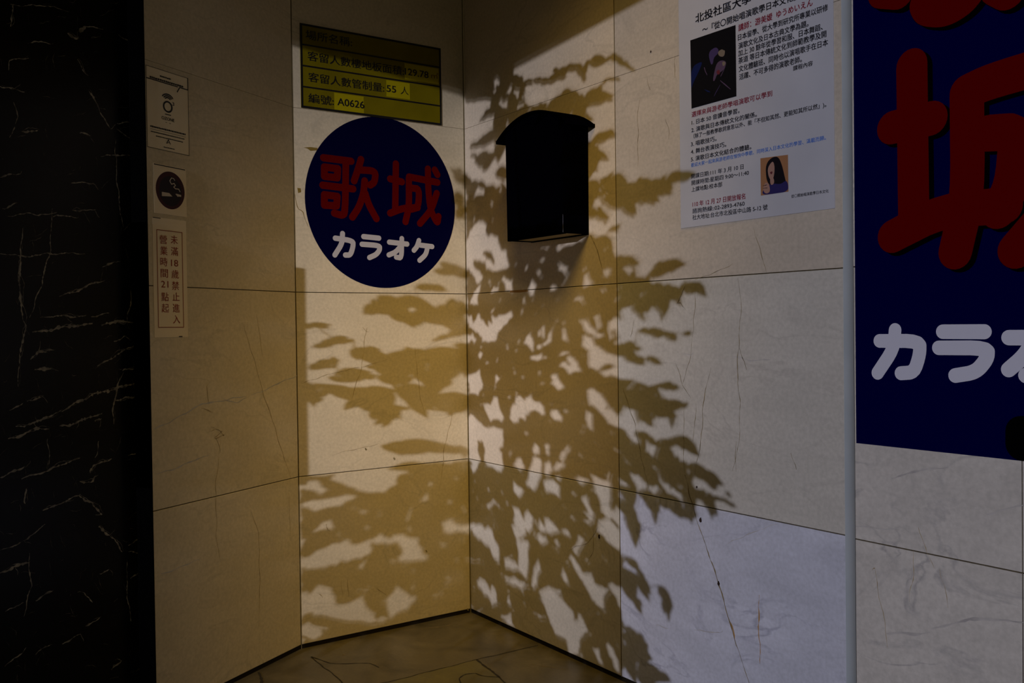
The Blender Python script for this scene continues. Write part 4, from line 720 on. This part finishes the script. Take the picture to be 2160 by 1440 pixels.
322 314 33 13 -19 1005 336 308 31 12 -6 592 -50 1058 31 12 -31 785 412 780 31 12 58 194 422 522 33 13 -28 786 -16 1420 31 14 121 337
944 422 31 15 -67 766 796 -4 37 14 -23 717 354 494 33 13 -100 11 76 682 31 12 117 667 -158 264 35 15 -57 649 636 662 32 12 160 500
180 1290 32 13 63 816 62 1388 35 13 -98 412 -6 962 31 13 -71 916 286 434 31 11 -161 315 -222 366 32 12 44 80 716 360 35 13 -80 324
34 452 35 13 -96 971 4 1758 24 11 157 260 976 448 23 11 -34 766 56 184 25 9 149 146 220 320 22 9 6 67 538 1570 27 12 -59 382
288 1594 28 11 120 35 314 534 23 11 -31 283 26 1420 23 9 -30 463 40 -2 23 10 160 1039 194 864 22 8 -14 782 518 88 28 11 13 356
70 564 28 12 112 956 990 442 29 11 -19 867 12 1354 28 14 41 591 582 1312 23 11 -39 609 -300 394 22 11 -103 812 -148 1004 29 12 175 368
634 1538 23 10 -29 824 744 466 24 9 84 492 494 810 23 11 48 230 -270 668 24 10 40 585 -240 750 22 9 -114 902 298 -26 26 11 -13 693
914 466 22 11 -23 477 -198 192 29 11 -121 511 130 196 23 9 18 200 632 1286 30 11 24 207 -274 828 23 8 -133 672 104 1540 26 10 2 125
612 672 23 9 41 169 -92 850 22 10 162 133 702 1544 22 8 -69 804 342 656 23 8 -24 14 964 452 23 9 12 867 642 354 23 9 -57 622
646 850 23 9 -79 531 -180 748 26 10 15 611 556 134 24 12 -30 599 382 470 24 11 -30 10 656 930 22 9 150 354 -14 1448 27 12 -120 873
700 572 26 13 -171 460 546 868 26 12 -21 739 496 266 25 9 -111 339 -14 344 24 9 -152 452 452 1020 23 10 -126 215 56 566 25 11 -17 313
366 1558 26 10 152 1030 218 1114 24 11 -36 482 442 6 23 8 -28 465 10 980 24 9 -54 969 362 1634 24 10 151 501 806 144 22 10 -99 584
384 152 23 8 -34 325 464 1600 26 10 8 402 -64 70 23 10 -65 43 782 1236 29 11 159 768 -208 808 22 9 115 261 86 498 25 10 -35 64
156 474 26 10 -15 142 614 1538 25 11 -152 883 160 1702 23 11 -120 470 862 672 26 11 -134 566 532 1042 26 11 -161 197 558 370 28 11 -145 206
-298 320 23 10 -64 306 824 1194 24 10 2 434 396 -34 23 11 -47 376 712 1536 24 9 -40 897 748 628 28 11 -34 947 848 402 25 11 -6 967
-300 -40 23 9 -35 535 330 1560 24 9 169 962 142 826 27 10 3 52 358 686 27 11 -12 16 314 996 24 9 -103 998 808 686 23 8 -31 815
258 484 23 11 -128 315 -180 780 23 11 -18 329 716 166 28 11 -43 826 410 914 26 9 -119 272 764 644 25 13 -141 323 282 300 25 10 -38 590
628 366 28 11 -41 900 152 234 25 10 -85 420 -176 14 29 12 78 718 120 702 28 12 -130 436 122 1372 23 8 154 716 376 874 23 10 -123 598
4 734 23 12 -94 42 76 514 26 10 -89 713 -302 108 27 10 90 49 838 718 22 11 -31 815 20 660 24 11 -40 361 -164 44 22 9 -102 373
180 1166 23 9 145 134 300 1576 23 11 148 35 646 1534 25 10 -23 926 312 886 24 9 -60 598 458 1560 22 9 -179 552 630 1144 24 9 18 490
830 410 28 12 -16 594 -76 736 27 10 -35 720 28 1010 25 11 -7 545 -282 766 23 9 -121 570 50 492 24 8 74 181 -226 848 22 9 29 1063
392 854 23 9 -23 19 426 324 23 11 -16 692 176 138 24 9 -29 227 828 1004 25 10 -4 443 584 -46 24 10 -55 362 324 -24 24 10 16 888
76 1078 24 9 24 469 200 1596 24 10 151 527 512 980 23 9 -3 468 556 450 24 9 -59 196 86 1596 23 10 -143 773 216 1066 23 9 159 70
-50 372 23 11 -30 131 522 1242 23 10 -145 310 456 804 25 11 -55 1000 652 1146 23 10 -178 698 704 1030 22 8 163 505 516 216 24 9 -12 909
6 946 23 9 -90 916 70 978 23 9 -33 162 82 1102 24 9 -45 292 -42 1138 24 11 28 374 480 78 26 10 -98 549 624 622 24 11 -2 240
126 1224 25 9 -33 681 300 1014 23 8 -58 321 718 820 26 13 -13 466 458 820 23 11 -5 473 140 1592 23 9 -160 553 98 1166 25 13 -5 623
-272 706 25 10 -63 585 788 1030 23 9 29 498 296 304 26 10 -140 592 564 192 23 11 -23 153 662 1528 22 9 -47 963 532 712 23 10 -60 445
86 116 23 9 -48 479 668 376 25 9 -80 580 144 1100 23 9 6 806 426 130 26 11 -12 919 464 796 24 9 -35 987 -176 984 23 8 76 559
92 -10 23 9 -94 298 -218 408 23 8 149 736 232 788 22 8 -21 150 -260 886 24 9 6 972 652 1596 24 9 -32 561 -132 520 28 10 174 275
354 1142 24 9 4 55 454 542 25 10 -147 803 222 1630 23 9 -59 1059 670 270 23 9 15 336 728 864 25 10 -8 999 256 278 25 10 16 671
816 970 23 9 -1 512 166 614 24 9 -171 652 34 100 23 9 -65 798 386 1550 24 12 -15 938 562 856 25 12 -75 908 754 916 22 8 42 802
178 564 23 11 -97 1028 4 752 24 9 -76 955 -296 432 24 10 37 741 -178 946 24 10 -148 187 726 1250 25 11 -151 504 -250 770 26 9 10 579
50 10 22 9 -128 1015 -56 308 22 9 173 452 430 830 22 10 -9 352 730 1192 28 10 141 524 -34 658 24 11 64 361 916 438 24 9 -63 889
982 464 24 9 -45 867 858 568 23 9 -1 472 -182 230 25 11 -81 307 102 428 23 11 -91 39 -256 442 24 9 -154 627 78 360 23 10 -28 128
-14 914 23 9 22 519 -122 302 23 9 -74 649 -62 888 23 9 -141 680 -300 160 23 10 -84 49 520 916 23 9 -27 192 434 388 25 11 -2 127
368 354 23 8 -176 600 54 842 23 9 -33 222 200 1618 22 10 -35 441 304 182 22 8 -57 3 56 248 26 10 150 723 340 272 25 10 -23 5
-220 852 25 10 -138 765 78 1274 23 9 -30 838 652 428 24 9 -30 580 4 1094 22 9 -96 811 244 -18 23 9 -47 99'''
V = list(map(int, LEAVES.split())); LV = [V[i:i+6] for i in range(0, len(V), 6)]
rnd = random.Random(11)
def dz(a, b): return 0.07*math.sin(9*a+2.0)*math.cos(7*b) + 0.05*math.sin(23*a+17*b)
base = lp(TRUNK[0][0], TRUNK[0][1]); GX, GY = base.x, base.y
t = thing('potted_shrub', 'leafy green potted shrub standing on the porch floor outside the picture, casting the leaf shadows', 'plant', (GX, GY, 0))
node = [lp(a, b, dz(a, b)) for a, b in TRUNK]; nTr = len(TRUNK)
lf = MB()
for a, b, ln, wd, an, pa in LV:
    a /= 1000; b /= 1000; ln /= 1000; wd /= 1000; th = math.radians(an); off = dz(a, b) + rnd.uniform(-.03, .03)
    ax = E1*math.cos(th) + E2*math.sin(th); ay = -E1*math.sin(th) + E2*math.cos(th); c = lp(a, b, off)
    bend = rnd.uniform(-.25, .25); fold = rnd.uniform(.1, .45)
    rows = []
    for i in range(9):
        k = i/8; w = wd/2*min(1, max(0, 1.9*math.sin(math.pi*k**.8)*(1-.45*k)/1.45)); q = c + ax*(k-.5)*ln + SUN*(bend*ln*(k-.5)**2*2)
        rows.append([q - ay*w + SUN*(fold*w), q, q + ay*w + SUN*(fold*w)])
    lf.grid(rows, 'leaf'); node.append(c - ax*.5*ln)
lf.build('foliage', t, smooth=True)
cnt = [1]*len(node); kids = {}
for i, l in enumerate(LV): kids.setdefault(l[5], []).append(nTr+i)
def desc(i):
    s = 1; st = list(kids.get(i, []))
    while st: j = st.pop(); s += 1; st += kids.get(j, [])
    return s
st = MB()
def tube(p, q, r0, r1, n=5):
    d = (q-p).normalized(); u = d.orthogonal().normalized(); v = d.cross(u)
    st.grid([[p + (u*math.cos(2*math.pi*i/n)+v*math.sin(2*math.pi*i/n))*r0 for i in range(n)], [q + (u*math.cos(2*math.pi*i/n)+v*math.sin(2*math.pi*i/n))*r1 for i in range(n)]], 'bark', closed=True)
for i, l in enumerate(LV):
    r = min(.0030, .0008*desc(nTr+i)**.35); tube(node[l[5]], node[nTr+i], r*1.1, r)
for i in range(nTr-1): tube(node[i], node[i+1], .0065-.0045*i/nTr, .0065-.0045*(i+1)/nTr, 8)
tube(Vector((GX, GY, .22)), node[0], .009, .0065, 8)
st.build('stem', t, smooth=True)
mb = MB(); prof = [(.001, .0), (.105, .0), (.115, .01), (.145, .20), (.158, .20), (.160, .235), (.146, .237), (.142, .205), (.001, .205)]
mb.grid([[Vector((GX+r*math.cos(2*math.pi*i/32), GY+r*math.sin(2*math.pi*i/32), z)) for i in range(32)] for r, z in prof[:-1]][::-1], 'pot', closed=True); mb.build('pot', t, smooth=False)
mb = MB(); mb.face([Vector((GX+.143*math.cos(2*math.pi*i/32), GY+.143*math.sin(2*math.pi*i/32), .212)) for i in range(32)], 'soil'); mb.build('soil', t)
